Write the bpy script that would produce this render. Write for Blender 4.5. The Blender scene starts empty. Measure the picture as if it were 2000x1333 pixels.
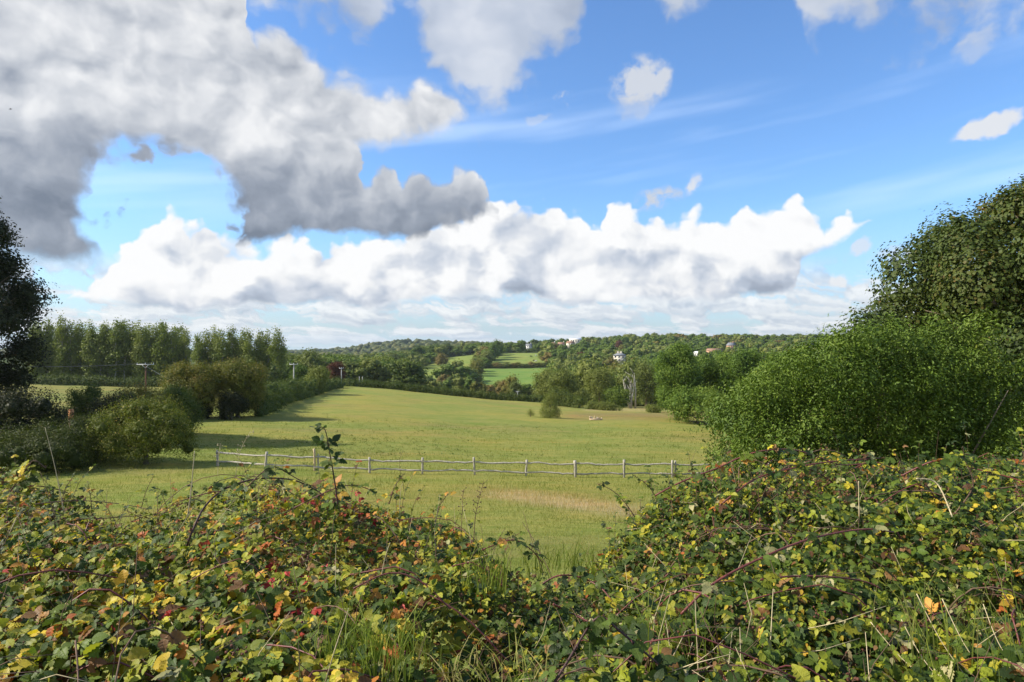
import bpy, math, random, os
import numpy as np
rng = np.random.default_rng(11)
random.seed(5)
R = math.radians
SC = bpy.context.scene
COL = SC.collection
F, CX, CY = 1333.0, 1000.0, 666.5      # focal length and centre of the 2000 px wide photograph
SUN_AZ, SUN_EL = R(-92), R(36)         # azimuth from +Y (view direction), negative = left

# ---------------------------------------------------------------- render settings
SC.view_settings.view_transform = 'Standard'
SC.view_settings.look = 'None'
SC.view_settings.exposure = 0.65
SC.view_settings.gamma = 1.0
SC.cycles.max_bounces = 6
SC.cycles.diffuse_bounces = 3
SC.cycles.glossy_bounces = 2
SC.cycles.transmission_bounces = 3
SC.cycles.volume_bounces = 1
SC.cycles.transparent_max_bounces = 4
SC.cycles.use_adaptive_sampling = True
SC.cycles.adaptive_threshold = 0.008
SC.cycles.adaptive_min_samples = 16
SC.cycles.use_denoising = True
SC.cycles.denoiser = 'OPENIMAGEDENOISE'
SC.cycles.denoising_prefilter = 'ACCURATE'

# ---------------------------------------------------------------- camera
cam = bpy.data.cameras.new('camera')
cam.sensor_width = 36.0
cam.lens = 24.0
cam.clip_start = 0.05
cam.clip_end = 30000
cam_ob = bpy.data.objects.new('camera', cam)
COL.objects.link(cam_ob)
cam_ob.location = (0, 0, 0)
cam_ob.rotation_euler = (R(90), 0, 0)
SC.camera = cam_ob

# ---------------------------------------------------------------- node expression helper
class E:
    """a socket (or number) inside a node tree with arithmetic"""
    def __init__(s, nt, v): s.nt, s.v = nt, v
    def _m(s, op, *a, clamp=False):
        n = s.nt.nodes.new('ShaderNodeMath'); n.operation = op; n.use_clamp = clamp
        for i, x in enumerate(a):
            x = x.v if isinstance(x, E) else x
            if isinstance(x, (int, float)): n.inputs[i].default_value = x
            else: s.nt.links.new(x, n.inputs[i])
        return E(s.nt, n.outputs[0])
    def __add__(s, o): return s._m('ADD', s, o)
    def __radd__(s, o): return s._m('ADD', s, o)
    def __sub__(s, o): return s._m('SUBTRACT', s, o)
    def __rsub__(s, o): return s._m('SUBTRACT', o, s)
    def __mul__(s, o): return s._m('MULTIPLY', s, o)
    def __rmul__(s, o): return s._m('MULTIPLY', s, o)
    def __truediv__(s, o): return s._m('DIVIDE', s, o)
    def __rtruediv__(s, o): return s._m("DIVIDE", o, s)
    def __neg__(s): return s._m('MULTIPLY', s, -1.0)
    def min(s, o): return s._m('MINIMUM', s, o)
    def max(s, o): return s._m('MAXIMUM', s, o)
    def clamp(s): return s._m('ADD', s, 0.0, clamp=True)
    def pow(s, o): return s._m('POWER', s, o)
    def sm(s, a, b):
        n = s.nt.nodes.new('ShaderNodeMapRange'); n.interpolation_type = 'SMOOTHSTEP'
        s.nt.links.new(s.v, n.inputs[0])
        lo, hi = (0.0, 1.0) if b > a else (1.0, 0.0)
        n.inputs[1].default_value = min(a, b); n.inputs[2].default_value = max(a, b)
        n.inputs[3].default_value = lo; n.inputs[4].default_value = hi
        return E(s.nt, n.outputs[0])
def comb(nt, x, y, z=0.0):
    n = nt.nodes.new('ShaderNodeCombineXYZ')
    for i, q in enumerate((x, y, z)):
        q = q.v if isinstance(q, E) else q
        if isinstance(q, (int, float)): n.inputs[i].default_value = q
        else: nt.links.new(q, n.inputs[i])
    return n.outputs[0]
def sep(nt, vec):
    n = nt.nodes.new('ShaderNodeSeparateXYZ'); nt.links.new(vec, n.inputs[0])
    return [E(nt, o) for o in n.outputs]
def noise(nt, vec, scale, detail=4.0, rough=0.5, dist=0.0, color=False, lac=2.0, dim='3D'):
    n = nt.nodes.new('ShaderNodeTexNoise'); n.noise_dimensions = dim
    nt.links.new(vec, n.inputs['Vector'])
    n.inputs['Scale'].default_value = scale; n.inputs['Detail'].default_value = detail
    n.inputs['Roughness'].default_value = rough; n.inputs['Distortion'].default_value = dist
    n.inputs['Lacunarity'].default_value = lac
    return n.outputs['Color'] if color else E(nt, n.outputs[0])
def mixc(nt, f, a, b, mode='MIX'):
    n = nt.nodes.new('ShaderNodeMix'); n.data_type = 'RGBA'; n.blend_type = mode
    for sock, q in ((n.inputs[0], f), (n.inputs[6], a), (n.inputs[7], b)):
        q = q.v if isinstance(q, E) else q
        if isinstance(q, (int, float)): sock.default_value = q
        elif isinstance(q, tuple): sock.default_value = (*q, 1.0)[:4]
        else: nt.links.new(q, sock)
    return n.outputs[2]

# ---------------------------------------------------------------- sky with clouds (by direction: azimuth and elevation)
def build_world():
    w = bpy.data.worlds.new('World'); SC.world = w; w.use_nodes = True
    w.cycles.sampling_method = 'MANUAL'; w.cycles.sample_map_resolution = 256
    nt = w.node_tree; nt.nodes.clear()
    out = nt.nodes.new('ShaderNodeOutputWorld'); bg = nt.nodes.new('ShaderNodeBackground')
    nt.links.new(bg.outputs[0], out.inputs[0])
    S = 0.1
    bg.inputs[1].default_value = S
    sky = nt.nodes.new('ShaderNodeTexSky'); sky.sky_type = 'NISHITA'; sky.sun_disc = False
    sky.sun_elevation = SUN_EL; sky.sun_rotation = SUN_AZ
    sky.air_density = 1.0; sky.dust_density = 0.6; sky.ozone_density = 2.2
    tc = nt.nodes.new('ShaderNodeTexCoord')
    x, y, z = sep(nt, tc.outputs['Generated'])
    nt.links.new(comb(nt, x, y, z.max(0.02)), sky.inputs[0])
    az = x._m('ARCTAN2', x, y)
    r2 = x._m('MULTIPLY_ADD', x, x, y * y)
    el = z * r2._m('INVERSE_SQRT', r2.max(1e-5))
    def AE(px, py):
        a = math.atan((px - CX) / F)
        return a, (CY - py) / F * math.cos(a)
    A0, A1, E0, E1 = -1.15, 1.15, -0.2, 1.0
    AW, EW = A1 - A0, E1 - E0
    p0 = comb(nt, az, el)
    wv = noise(nt, p0, 9.0, 4.5, 0.60, color=True, dim='2D')
    def vm(op, a, b=None, sc=None):
        n = nt.nodes.new('ShaderNodeVectorMath'); n.operation = op
        nt.links.new(a, n.inputs[0])
        if b is not None:
            if isinstance(b, tuple): n.inputs[1].default_value = b
            else: nt.links.new(b, n.inputs[1])
        if op == 'MULTIPLY_ADD': nt.links.new(sc, n.inputs[2])
        return n.outputs[0]
    wc = vm('SUBTRACT', wv, (0.5, 0.5, 0.5))
    pw = vm('MULTIPLY_ADD', wc, (0.050, 0.048, 0.0), p0)            # ragged outline coordinates
    pv = vm('MULTIPLY_ADD', wc, (0.05, 0.05, 0.0), p0)              # relief coordinates
    aw, ew, _ = sep(nt, pw)
    an = aw._m('MULTIPLY_ADD', aw, 1 / AW, -A0 / AW)                # azimuth 0..1
    en = ew._m('MULTIPLY_ADD', ew, 1 / EW, -E0 / EW)                # elevation 0..1
    def voro(vec):
        v = nt.nodes.new('ShaderNodeTexVoronoi'); v.voronoi_dimensions = '2D'; v.feature = 'SMOOTH_F1'
        v.inputs['Smoothness'].default_value = 0.35; v.inputs['Scale'].default_value = 26.0
        v.inputs['Detail'].default_value = 1.0; v.inputs['Roughness'].default_value = 0.5
        nt.links.new(vec, v.inputs['Vector'])
        return E(nt, v.outputs['Distance'])
    v1 = voro(pv); v2 = voro(vm('ADD', pv, (-0.016, 0.020, 0.0)))
    bil = v1 * -(1.0 / EW) + 0.5 / EW
    rel = v2 - v1
    b1 = noise(nt, vm('MULTIPLY_ADD', wc, (0.06, 0.06, 0.0), vm('MULTIPLY', p0, (1.0, 1.5, 1.0))), 7.5, 4.0, 0.56, dim='2D')
    b2 = noise(nt, vm('MULTIPLY_ADD', wc, (0.06, 0.06, 0.0), vm('MULTIPLY_ADD', p0, (1.0, 1.5, 1.0), comb(nt, -0.02, 0.035))), 7.5, 2.0, 0.56, dim='2D')
    emb = b1 - b2
    softn = noise(nt, pv, 6.0, 3.0, 0.55, dim='2D') - 0.5
    fr = noise(nt, pv, 24.0, 4.0, 0.66, dim='2D') - 0.5
    def curve(pts):
        n = nt.nodes.new('ShaderNodeFloatCurve')
        c = n.mapping.curves[0]
        q = [AE(*p) for p in pts]
        q = [((a - A0) / AW, (e - E0) / EW) for a, e in q]
        while len(c.points) < len(q): c.points.new(0.5, 0.5)
        for pt, (a, e) in zip(c.points, q):
            pt.location = (min(max(a, 0), 1), min(max(e, 0), 1)); pt.handle_type = 'AUTO_CLAMPED'
        n.mapping.extend = 'HORIZONTAL'
        n.mapping.update()
        nt.links.new(an.v, n.inputs['Value'])
        return E(nt, n.outputs[0])
    def shade(val, ramp):
        n = nt.nodes.new('ShaderNodeValToRGB'); nt.links.new(val.v, n.inputs[0])
        cr = n.color_ramp
        while len(cr.elements) < len(ramp): cr.elements.new(0.5)
        for e_, (p, c) in zip(cr.elements, ramp):
            e_.position = p; e_.color = (*[q * 10 for q in c], 1)
        return n.outputs[0]
    def g(v, blue=0.0):                                              # display grey level 0..1 -> linear, with a blue cast
        l = ((v + 0.055) / 1.055) ** 2.4
        l = l / EXPO
        return (l * (1 - 0.16 * blue), l * (1 - 0.03 * blue), l * (1 + 0.20 * blue))
    EXPO = 2 ** SC.view_settings.exposure
    RAMP_W = [(0.0, g(0.67, 1.0)), (0.35, g(0.79, 0.8)), (0.6, g(0.88, 0.4)), (0.8, g(0.955, 0.1)), (1.0, g(1.0, 0.0))]
    RAMP_G = [(0.0, g(0.53, 1.1)), (0.3, g(0.65, 0.8)), (0.6, g(0.79, 0.4)), (0.8, g(0.88, 0.2)), (1.0, g(0.96, 0.05))]
    RAMP_S = [(0.0, g(0.70, 0.9)), (0.5, g(0.82, 0.6)), (1.0, g(0.93, 0.2))]
    def put(cur, alpha, col): return mixc(nt, alpha, cur, col)
    cur = mixc(nt, 1.0, sky.outputs[0], (0.84, 1.11, 1.41), 'MULTIPLY')
    # thin high streaks
    pc = comb(nt, az * 0.9 + el * 1.2, az._m('MULTIPLY_ADD', az, -1.45, el * 9.0))
    cir = noise(nt, pc, 2.0, 3.0, 0.5, dim='2D')
    cur = put(cur, cir.sm(0.45, 0.85) * el.sm(0.10, 0.22) * el.sm(0.42, 0.30) * 0.30, (7.0, 8.0, 9.5))
    # pale air low over the hills
    cur = put(cur, el.sm(0.20, 0.0) * 0.45, tuple(q * 10 for q in g(0.80, 1.2)))
    # deck of small cumulus rows seen edge on
    le = (el + 0.026).max(0.006)
    le = le._m('LOGARITHM', le, math.e)
    pd = vm('MULTIPLY_ADD', wc, (1.6, 0.9, 0.0), comb(nt, az * 10.0 + le * 0.8, le * 2.1))
    dn = noise(nt, pd, 1.0, 4.0, 0.62, dim='2D')
    dn2 = noise(nt, vm('ADD', pd, (-0.08, 0.26, 0.0)), 1.0, 3.0, 0.62, dim='2D')
    da = dn.sm(0.38, 0.52) * el.sm(0.120, 0.070) * el.sm(-0.018, 0.0) * 0.85
    cur = put(cur, da, shade(0.66 + (dn - dn2) * 1.5, RAMP_W))
    # soft thin clouds along the top of the view
    bS = curve([(-900, -300), (480, 0), (540, 10), (590, 90), (640, 130), (690, 140), (735, 100), (765, 10), (800, 60), (830, 140), (870, 200), (900, 220), (950, 200), (1000, 180), (1060, 165), (1110, 150), (1150, 60), (1200, -60), (1260, -60), (1290, 50), (1345, 85), (1400, 40), (1430, -60), (1540, -60), (1570, 80), (1600, 112), (1640, 80), (1690, 120), (1750, 108), (1800, 128), (1860, 95), (1950, 60), (2050, 40), (2600, -80)])
    dS = en._m('MULTIPLY_ADD', softn, 0.20, en - bS) + fr * 0.07
    cur = put(cur, dS.sm(-0.004, 0.060) * el.sm(1.3, 0.7) * 0.88, shade(0.52 + softn * 1.6 + emb * 0.8, RAMP_S))
    # loose puffs: px, py, rx, ry, rotation, opacity, tone
    puffs = [(1252, 160, 78, 62, 0.0, 0.9, 0.45), (1236, 205, 50, 36, 0.0, 0.4, 0.3), (1090, 190, 34, 24, 0.3, 0.65, 0.5), (1056, 226, 34, 13, 0.0, 0.35, 0.5),
             (1926, 243, 78, 26, 0.42, 0.95, 0.75), (1285, 386, 66, 30, 0.2, 0.9, 0.3), (1352, 354, 20, 32, -0.35, 0.9, 0.7),
             (1690, 480, 32, 18, 0, 0.7, 0.7), (1755, 506, 74, 24, 0.25, 0.8, 0.6), (1628, 540, 34, 13, 0.25, 0.9, 0.9), (1690, 552, 34, 11, .1, .6, .6),
             (1900, 95, 60, 34, 0.1, 0.4, 0.3)]
    pmod = softn * 3.0 + fr * 3.6 + 1.0
    pp = vm('MULTIPLY_ADD', wc, (0.060, 0.060, 0.0), p0)
    for (px, py, rx, ry, ro, op, tone) in puffs:
        a0, e0 = AE(px, py); k = math.cos(a0)
        mp = nt.nodes.new('ShaderNodeMapping'); mp.vector_type = 'TEXTURE'
        mp.inputs['Location'].default_value = (a0, e0, 0); mp.inputs['Rotation'].default_value = (0, 0, ro)
        mp.inputs['Scale'].default_value = (rx / F * k * k, ry / F * k, 1)
        nt.links.new(pp, mp.inputs['Vector'])
        gr = nt.nodes.new('ShaderNodeTexGradient'); gr.gradient_type = 'SPHERICAL'
        nt.links.new(mp.outputs[0], gr.inputs[0])
        al = (E(nt, gr.outputs['Fac']) * pmod).sm(0.03, 0.60) * op
        b = [q * 10 for q in g(0.80 + 0.16 * tone, 0.5 - 0.4 * tone)]
        cur = put(cur, al, tuple(b))
    # long white cumulus bank
    tB = curve([(-300, 640), (60, 600), (150, 570), (180, 545), (235, 492), (262, 446), (300, 420), (330, 408), (352, 436), (372, 444), (398, 432), (420, 446), (460, 460), (560, 470), (700, 462), (800, 452), (860, 425), (930, 400), (985, 392), (1010, 404), (1060, 392), (1110, 400), (1150, 424), (1182, 438), (1194, 398), (1225, 388), (1255, 408), (1272, 432), (1320, 430), (1345, 416), (1375, 410), (1400, 432), (1436, 434), (1450, 416), (1490, 396), (1520, 398), (1545, 380), (1580, 388), (1604, 412), (1650, 420), (1690, 414), (1708, 418), (1722, 450), (1800, 640), (2300, 640)])
    bB = curve([(-300, 645), (60, 606), (150, 588), (250, 600), (400, 604), (560, 606), (700, 604), (850, 596), (900, 585), (960, 580), (1040, 585), (1100, 596), (1200, 598), (1300, 590), (1400, 588), (1500, 584), (1545, 572), (1556, 512), (1600, 488), (1650, 466), (1700, 440), (1722, 432), (1800, 420), (2300, 420)])
    dt = (tB - en)._m('MULTIPLY_ADD', bil, 0.034, tB - en) + fr * 0.008 + 0.001
    db = en - bB
    h = db / (tB - bB).max(0.01)
    aB = dt.min(db).sm(-0.001, 0.010)
    grey = b1.sm(0.60, 0.40) * dt.sm(0.004, 0.06)
    vB = 1.0 + rel * 0.30 + emb * 1.5 + fr * 0.28 - h.sm(0.42, -0.05) * 0.42 - grey * 0.30
    cur = put(cur, aB * 0.985, shade(vB, RAMP_W))
    # big grey cloud, upper left
    tA = curve([(-900, -900), (300, -900), (470, -500), (484, 20), (500, 62), (520, 40), (560, 46), (600, 88), (640, 122), (690, 155), (740, 172), (790, 168), (830, 148), (870, 168), (905, 196), (930, 225), (945, 300), (985, 480)])
    bA = curve([(-900, 522), (60, 528), (180, 525), (225, 505), (250, 484), (262, 420), (300, 380), (420, 380), (440, 420), (460, 470), (500, 470), (600, 420), (660, 345), (700, 308), (760, 292), (850, 276), (905, 256), (930, 246), (945, 306), (985, 482)])
    tC = curve([(380, 480), (425, 320), (470, 200), (560, 190), (640, 236), (690, 262), (700, 325), (720, 352), (744, 316), (768, 320), (782, 350), (800, 330), (822, 318), (860, 338), (885, 318), (930, 320), (952, 348), (966, 400), (990, 470)])
    bC = curve([(380, 482), (452, 478), (500, 478), (560, 472), (640, 462), (700, 470), (770, 478), (830, 482), (850, 460), (900, 450), (960, 430), (990, 472)])
    dt1 = (tA - en)._m('MULTIPLY_ADD', bil, 0.020, tA - en)
    dt1 = dt1 + fr * 0.02
    d1 = dt1.min((en - bA)._m('MULTIPLY_ADD', bil, 0.010, en - bA) + fr * 0.02)
    dt3 = (tC - en)._m('MULTIPLY_ADD', bil, 0.020, tC - en)
    dt3 = dt3 + fr * 0.012
    d3 = dt3.min((en - bC) + bil * 0.006 + fr * 0.016)
    d3 = d3.min((aw - (AE(452, 0)[0])) * 0.7 + fr * 0.04 + bil * 0.03).min((AE(972, 0)[0] - aw) * 0.7 + fr * 0.03)
    d1 = d1.min((AE(948, 0)[0] - aw) * 0.6 + fr * 0.03)
    hm = nt.nodes.new('ShaderNodeMapping'); hm.vector_type = 'TEXTURE'
    ha, he = AE(322, 405); hk = math.cos(ha)
    hm.inputs['Location'].default_value = (ha, he, 0)
    hm.inputs['Scale'].default_value = (190 / F * hk * hk, 152 / F * hk, 1); hm.inputs['Rotation'].default_value = (0, 0, -0.12)
    nt.links.new(pw, hm.inputs['Vector'])
    hg = nt.nodes.new('ShaderNodeTexGradient'); hg.gradient_type = 'SPHERICAL'; nt.links.new(hm.outputs[0], hg.inputs[0])
    hole = (E(nt, hg.outputs['Fac']) * (rel * 1.1 + fr * 1.6 + softn * 1.0 + 1.0)).sm(0.24, 0.01)
    a1 = d1.sm(-0.003, 0.022) * hole; a3 = d3.sm(-0.001, 0.012)
    aA = a1.max(a3)
    shl = curve([(-900, 330), (120, 150), (200, 124), (270, 112), (310, 140), (350, 142), (450, 178), (550, 215), (620, 250), (690, 280), (760, 400), (900, 400)])
    ds = shl - en
    shoulder = ds.sm(-0.004, 0.008) * ds.sm(0.10, 0.012) * 0.17 * aw.sm(-0.62, -0.50) * aw.sm(-0.20, -0.28)
    rimC = dt3.sm(0.05, 0.004) * a3 * aw.sm(-0.30, -0.10) * 0.30
    vA = 0.11 + el.sm(0.115, 0.34) * 0.60 + emb * 0.70 + rel * 0.18 + softn * 0.40 + fr * 0.34 + rimC + shoulder + dt1.sm(0.04, 0.0) * a1 * 0.10
    cur = put(cur, aA * 0.98, shade(vA, RAMP_G))
    nt.links.new(cur, bg.inputs[0])
    print('world nodes', len(nt.nodes))
build_world()

sun = bpy.data.lights.new('sun', 'SUN')
sun.energy = 4.6; sun.angle = R(0.5); sun.color = (1.0, 0.935, 0.80)
so = bpy.data.objects.new('sun', sun); COL.objects.link(so)
sd = np.array([math.sin(SUN_AZ) * math.cos(SUN_EL), math.cos(SUN_AZ) * math.cos(SUN_EL), math.sin(SUN_EL)])
from mathutils import Vector
so.rotation_euler = Vector(sd).to_track_quat('Z', 'Y').to_euler()

# ================================================================ helpers for objects
def P(px, py, Y):
    """point at distance Y seen at photo pixel (px, py)"""
    return np.array([(px - CX) / F * Y, Y, -(py - CY) / F * Y])
def tag(o, label=None, cat=None, group=None, kind=None):
    if label: o['label'] = label
    if cat: o['category'] = cat
    if group: o['group'] = group
    if kind: o['kind'] = kind
    return o
def empty(name, loc, rz=0.0, **k):
    o = bpy.data.objects.new(name, None); COL.objects.link(o)
    o.location = [float(q) for q in loc]; o.rotation_euler = (0, 0, rz)
    return tag(o, **k)
def np_mesh(name, V, faces, mats, mat_idx=None, attrs=None, uv=None, smooth=False):
    """faces: list of int arrays (n,3) or (n,4); attrs: {name: per-vertex float or (n,3) colour}"""
    me = bpy.data.meshes.new(name)
    V = np.asarray(V, np.float32)
    fl = [np.asarray(f, np.int32) for f in faces if len(f)]
    me.vertices.add(len(V)); me.vertices.foreach_set('co', V.ravel())
    nl = sum(f.size for f in fl); nf = sum(len(f) for f in fl)
    me.loops.add(nl); me.loops.foreach_set('vertex_index', np.concatenate([f.ravel() for f in fl]))
    me.polygons.add(nf)
    tot = np.concatenate([np.full(len(f), f.shape[1], np.int32) for f in fl])
    st = np.concatenate([[0], np.cumsum(tot)[:-1]]).astype(np.int32)
    me.polygons.foreach_set('loop_start', st); me.polygons.foreach_set('loop_total', tot)
    if mat_idx is not None: me.polygons.foreach_set('material_index', np.asarray(mat_idx, np.int32))
    if smooth: me.polygons.foreach_set('use_smooth', np.ones(nf, bool))
    for m in mats: me.materials.append(m)
    for k, a in (attrs or {}).items():
        a = np.asarray(a, np.float32)
        if a.ndim == 1:
            at = me.attributes.new(k, 'FLOAT', 'POINT'); at.data.foreach_set('value', a)
        else:
            at = me.attributes.new(k, 'FLOAT_COLOR', 'POINT')
            at.data.foreach_set('color', np.concatenate([a, np.ones((len(a), 1), np.float32)], 1).ravel())
    if uv is not None:
        l = me.uv_layers.new(name='UVMap'); vi = np.concatenate([f.ravel() for f in fl])
        l.data.foreach_set('uv', np.asarray(uv, np.float32)[vi].ravel())
    me.update(calc_edges=True)
    return me
def link(name, me, parent=None, loc=(0, 0, 0), **k):
    o = bpy.data.objects.new(name, me); COL.objects.link(o)
    o.location = [float(q) for q in loc]
    if parent is not None: o.parent = parent
    return tag(o, **k)
class MB:
    """collects tubes, boxes and ellipsoids into one mesh"""
    def __init__(s): s.v, s.q, s.t, s.mq, s.mt, s.n = [], [], [], [], [], 0
    def add(s, v, q=None, t=None, m=0):
        v = np.asarray(v, float).reshape(-1, 3)
        if q is not None and len(q): s.q.append(np.asarray(q) + s.n); s.mq += [m] * len(q)
        if t is not None and len(t): s.t.append(np.asarray(t) + s.n); s.mt += [m] * len(t)
        s.v.append(v); s.n += len(v)
    def tube(s, pts, rad, sides=6, m=0, cap=True, rough=0.0):
        pts = np.asarray(pts, float); n = len(pts)
        rad = np.broadcast_to(np.asarray(rad, float), (n,))
        tg = np.gradient(pts, axis=0); tg /= np.linalg.norm(tg, axis=1)[:, None] + 1e-9
        up = np.array([0.3, 0.2, 1.0]) if abs(tg[0][2]) < 0.9 else np.array([1.0, 0.2, 0.1])
        a = np.cross(tg, up); a /= np.linalg.norm(a, axis=1)[:, None] + 1e-9
        b = np.cross(tg, a)
        th = np.linspace(0, 2 * np.pi, sides, endpoint=False)
        rr = rad[:, None] * (1 + rough * rng.uniform(-1, 1, (n, sides)))
        v = pts[:, None, :] + rr[:, :, None] * (np.cos(th)[None, :, None] * a[:, None, :] + np.sin(th)[None, :, None] * b[:, None, :])
        i = np.arange(n - 1)[:, None] * sides; j = np.arange(sides)[None, :]; k = (j + 1) % sides
        q = np.stack([i + j, i + k, i + sides + k, i + sides + j], -1).reshape(-1, 4)
        v = v.reshape(-1, 3); t = []
        if cap:
            v = np.vstack([v, pts[0], pts[-1]]); c0, c1 = n * sides, n * sides + 1
            for e in range(sides):
                t.append((c0, (e + 1) % sides, e)); t.append((c1, (n - 1) * sides + e, (n - 1) * sides + (e + 1) % sides))
        s.add(v, q, t, m)
    def box(s, c, d, rz=0.0, m=0, taper=1.0):
        x, y, z = [q / 2 for q in d]
        v = np.array([(sx * x * (taper if sz > 0 else 1), sy * y * (taper if sz > 0 else 1), sz * z) for sz in (-1, 1) for sy in (-1, 1) for sx in (-1, 1)])
        cs, sn = math.cos(rz), math.sin(rz)
        v = np.stack([v[:, 0] * cs - v[:, 1] * sn, v[:, 0] * sn + v[:, 1] * cs, v[:, 2]], 1) + np.asarray(c, float)
        s.add(v, [(0, 2, 3, 1), (4, 5, 7, 6), (0, 1, 5, 4), (2, 6, 7, 3), (0, 4, 6, 2), (1, 3, 7, 5)], None, m)
    def poly(s, v, m=0):
        s.add(v, [tuple(range(4))] if len(v) == 4 else None, [(0, 1, 2)] if len(v) == 3 else None, m)
    def mesh(s, name, mats, smooth=False, attrs=None):
        V = np.vstack(s.v)
        q = np.vstack(s.q) if s.q else np.zeros((0, 4), int); t = np.vstack(s.t) if s.t else np.zeros((0, 3), int)
        return np_mesh(name, V, [q, t], mats, s.mq + s.mt, attrs=attrs, smooth=smooth)
ICO_V = None
def ico(sub=1):
    import bmesh
    bm = bmesh.new(); bmesh.ops.create_icosphere(bm, subdivisions=sub, radius=1.0)
    bm.verts.ensure_lookup_table()
    v = np.array([x.co[:] for x in bm.verts]); f = np.array([[w.index for w in fc.verts] for fc in bm.faces]); bm.free()
    return v, f
ICO1, ICO2 = ico(1), ico(2)

# ================================================================ materials
def new_mat(name):
    m = bpy.data.materials.new(name); m.use_nodes = True
    nt = m.node_tree; b = nt.nodes['Principled BSDF']
    b.inputs['Roughness'].default_value = 0.8
    b.inputs['Specular IOR Level'].default_value = 0.25
    return m, nt, b
def attr(nt, name, fac=False):
    n = nt.nodes.new('ShaderNodeAttribute'); n.attribute_name = name
    return E(nt, n.outputs['Fac']) if fac else n.outputs['Color']
def ramp(nt, f, stops, k=(1, 1, 1)):
    n = nt.nodes.new('ShaderNodeValToRGB'); nt.links.new(f.v, n.inputs[0])
    cr = n.color_ramp
    while len(cr.elements) < len(stops): cr.elements.new(0.5)
    for e_, (p, c) in zip(cr.elements, stops): e_.position = p; e_.color = (c[0] * k[0], c[1] * k[1], c[2] * k[2], 1)
    return n.outputs[0]
def simple_mat(name, c1, c2, scale=6.0, rough=0.85, bump=0.3, stretch=(1, 1, 1), spec=0.2):
    m, nt, b = new_mat(name)
    tc = nt.nodes.new('ShaderNodeTexCoord'); mp = nt.nodes.new('ShaderNodeMapping')
    mp.inputs['Scale'].default_value = stretch
    nt.links.new(tc.outputs['Object'], mp.inputs[0])
    f = noise(nt, mp.outputs[0], scale, 5.0, 0.65)
    nt.links.new(mixc(nt, f.sm(0.3, 0.7), c1, c2), b.inputs['Base Color'])
    b.inputs['Roughness'].default_value = rough; b.inputs['Specular IOR Level'].default_value = spec
    if bump:
        bp = nt.nodes.new('ShaderNodeBump'); bp.inputs['Strength'].default_value = bump; bp.inputs['Distance'].default_value = 0.02
        nt.links.new(f.v, bp.inputs['Height']); nt.links.new(bp.outputs[0], b.inputs['Normal'])
    return m
def leaf_mat(name, stops, transl=0.25, objvar=0.5, leafvar=0.5, rough=0.6, spec=0.18, tcol=None):
    """foliage: colour from a ramp driven by a per-leaf value and the object's own random value"""
    m, nt, b = new_mat(name)
    oi = nt.nodes.new('ShaderNodeObjectInfo')
    f = E(nt, oi.outputs['Random']) * objvar + attr(nt, 'var', True) * leafvar
    c = ramp(nt, f, stops, (1.10, 1.0, 0.75))
    nt.links.new(c, b.inputs['Base Color'])
    b.inputs['Roughness'].default_value = rough; b.inputs['Specular IOR Level'].default_value = spec
    tr = nt.nodes.new('ShaderNodeBsdfTranslucent')
    nt.links.new(mixc(nt, 1.0, c, tcol or (1.0, 1.15, 0.45), 'MULTIPLY'), tr.inputs[0])
    mx = nt.nodes.new('ShaderNodeMixShader'); mx.inputs[0].default_value = transl
    nt.links.new(b.outputs[0], mx.inputs[1]); nt.links.new(tr.outputs[0], mx.inputs[2])
    nt.links.new(mx.outputs[0], nt.nodes['Material Output'].inputs[0])
    return m

# ================================================================ smooth random field
_tab = np.random.default_rng(99).random((256, 256))
def vn(x, y, f=1.0, octs=3, seed=0):
    o = 0.0; a = 0.5; tot = 0.0
    for k in range(octs):
        X_ = np.asarray(x, float) * f * 2 ** k + 17.3 * seed + 5.1 * k; Y_ = np.asarray(y, float) * f * 2 ** k + 9.7 * seed - 3.7 * k
        i = np.floor(X_).astype(int); j = np.floor(Y_).astype(int); u = X_ - i; v = Y_ - j; u = u * u * (3 - 2 * u); v = v * v * (3 - 2 * v)
        t = lambda p, q: _tab[(i + p) & 255, (j + q) & 255]
        o = o + a * ((t(0, 0) * (1 - u) + t(1, 0) * u) * (1 - v) + (t(0, 1) * (1 - u) + t(1, 1) * u) * v); tot += a; a *= 0.5
    return o / tot
# ================================================================ terrain
CTRL = []   # (px, py, Y) control points of the ground surface
def row(Y, *pp):
    for px, py in pp: CTRL.append((px, py, Y))
def rowz(Y, z, *pxs):
    for px in pxs: CTRL.append((px, CY - z / Y * F, Y))
rowz(1.0, -1.75, -600, 300, 1000, 1700, 2600)
rowz(2.2, -1.85, -600, 300, 1000, 1700, 2600)
rowz(4.5, -2.45, -600, 300, 1000, 1700, 2600)
rowz(8, -3.6, -600, 300, 1000, 1700, 2600)
rowz(15, -5.25, -600, 300, 1000, 1700, 2600)
rowz(25, -6.75, -600, 1000, 2600)
row(27, (1000, 1008), (1700, 1010), (300, 1003))
row(42, (100, 916), (445, 914), (620, 920), (930, 928), (1310, 934), (1700, 936), (2600, 936), (-600, 905))
row(60, (1000, 880), (1400, 884), (1800, 884), (2600, 884), (500, 868), (100, 850), (-600, 840))
row(85, (1000, 843), (1400, 848), (2000, 845), (500, 824), (100, 812), (-600, 800))
row(110, (1000, 817), (1250, 820), (1400, 826), (2000, 824), (700, 801), (500, 797), (100, 795), (-600, 785))
row(150, (1050, 800), (1250, 806), (1400, 808), (2000, 800), (700, 778), (500, 778), (100, 776), (-600, 765))
row(205, (1065, 787), (1250, 797), (1400, 796), (2000, 780), (870, 772), (680, 755), (500, 760), (100, 757), (-600, 748))
row(240, (1000, 783), (680, 753), (100, 750), (-600, 743), (1300, 792), (2000, 772))
row(300, (900, 772), (700, 752), (300, 745), (-600, 735), (1200, 786), (1400, 775), (2000, 757))
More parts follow.
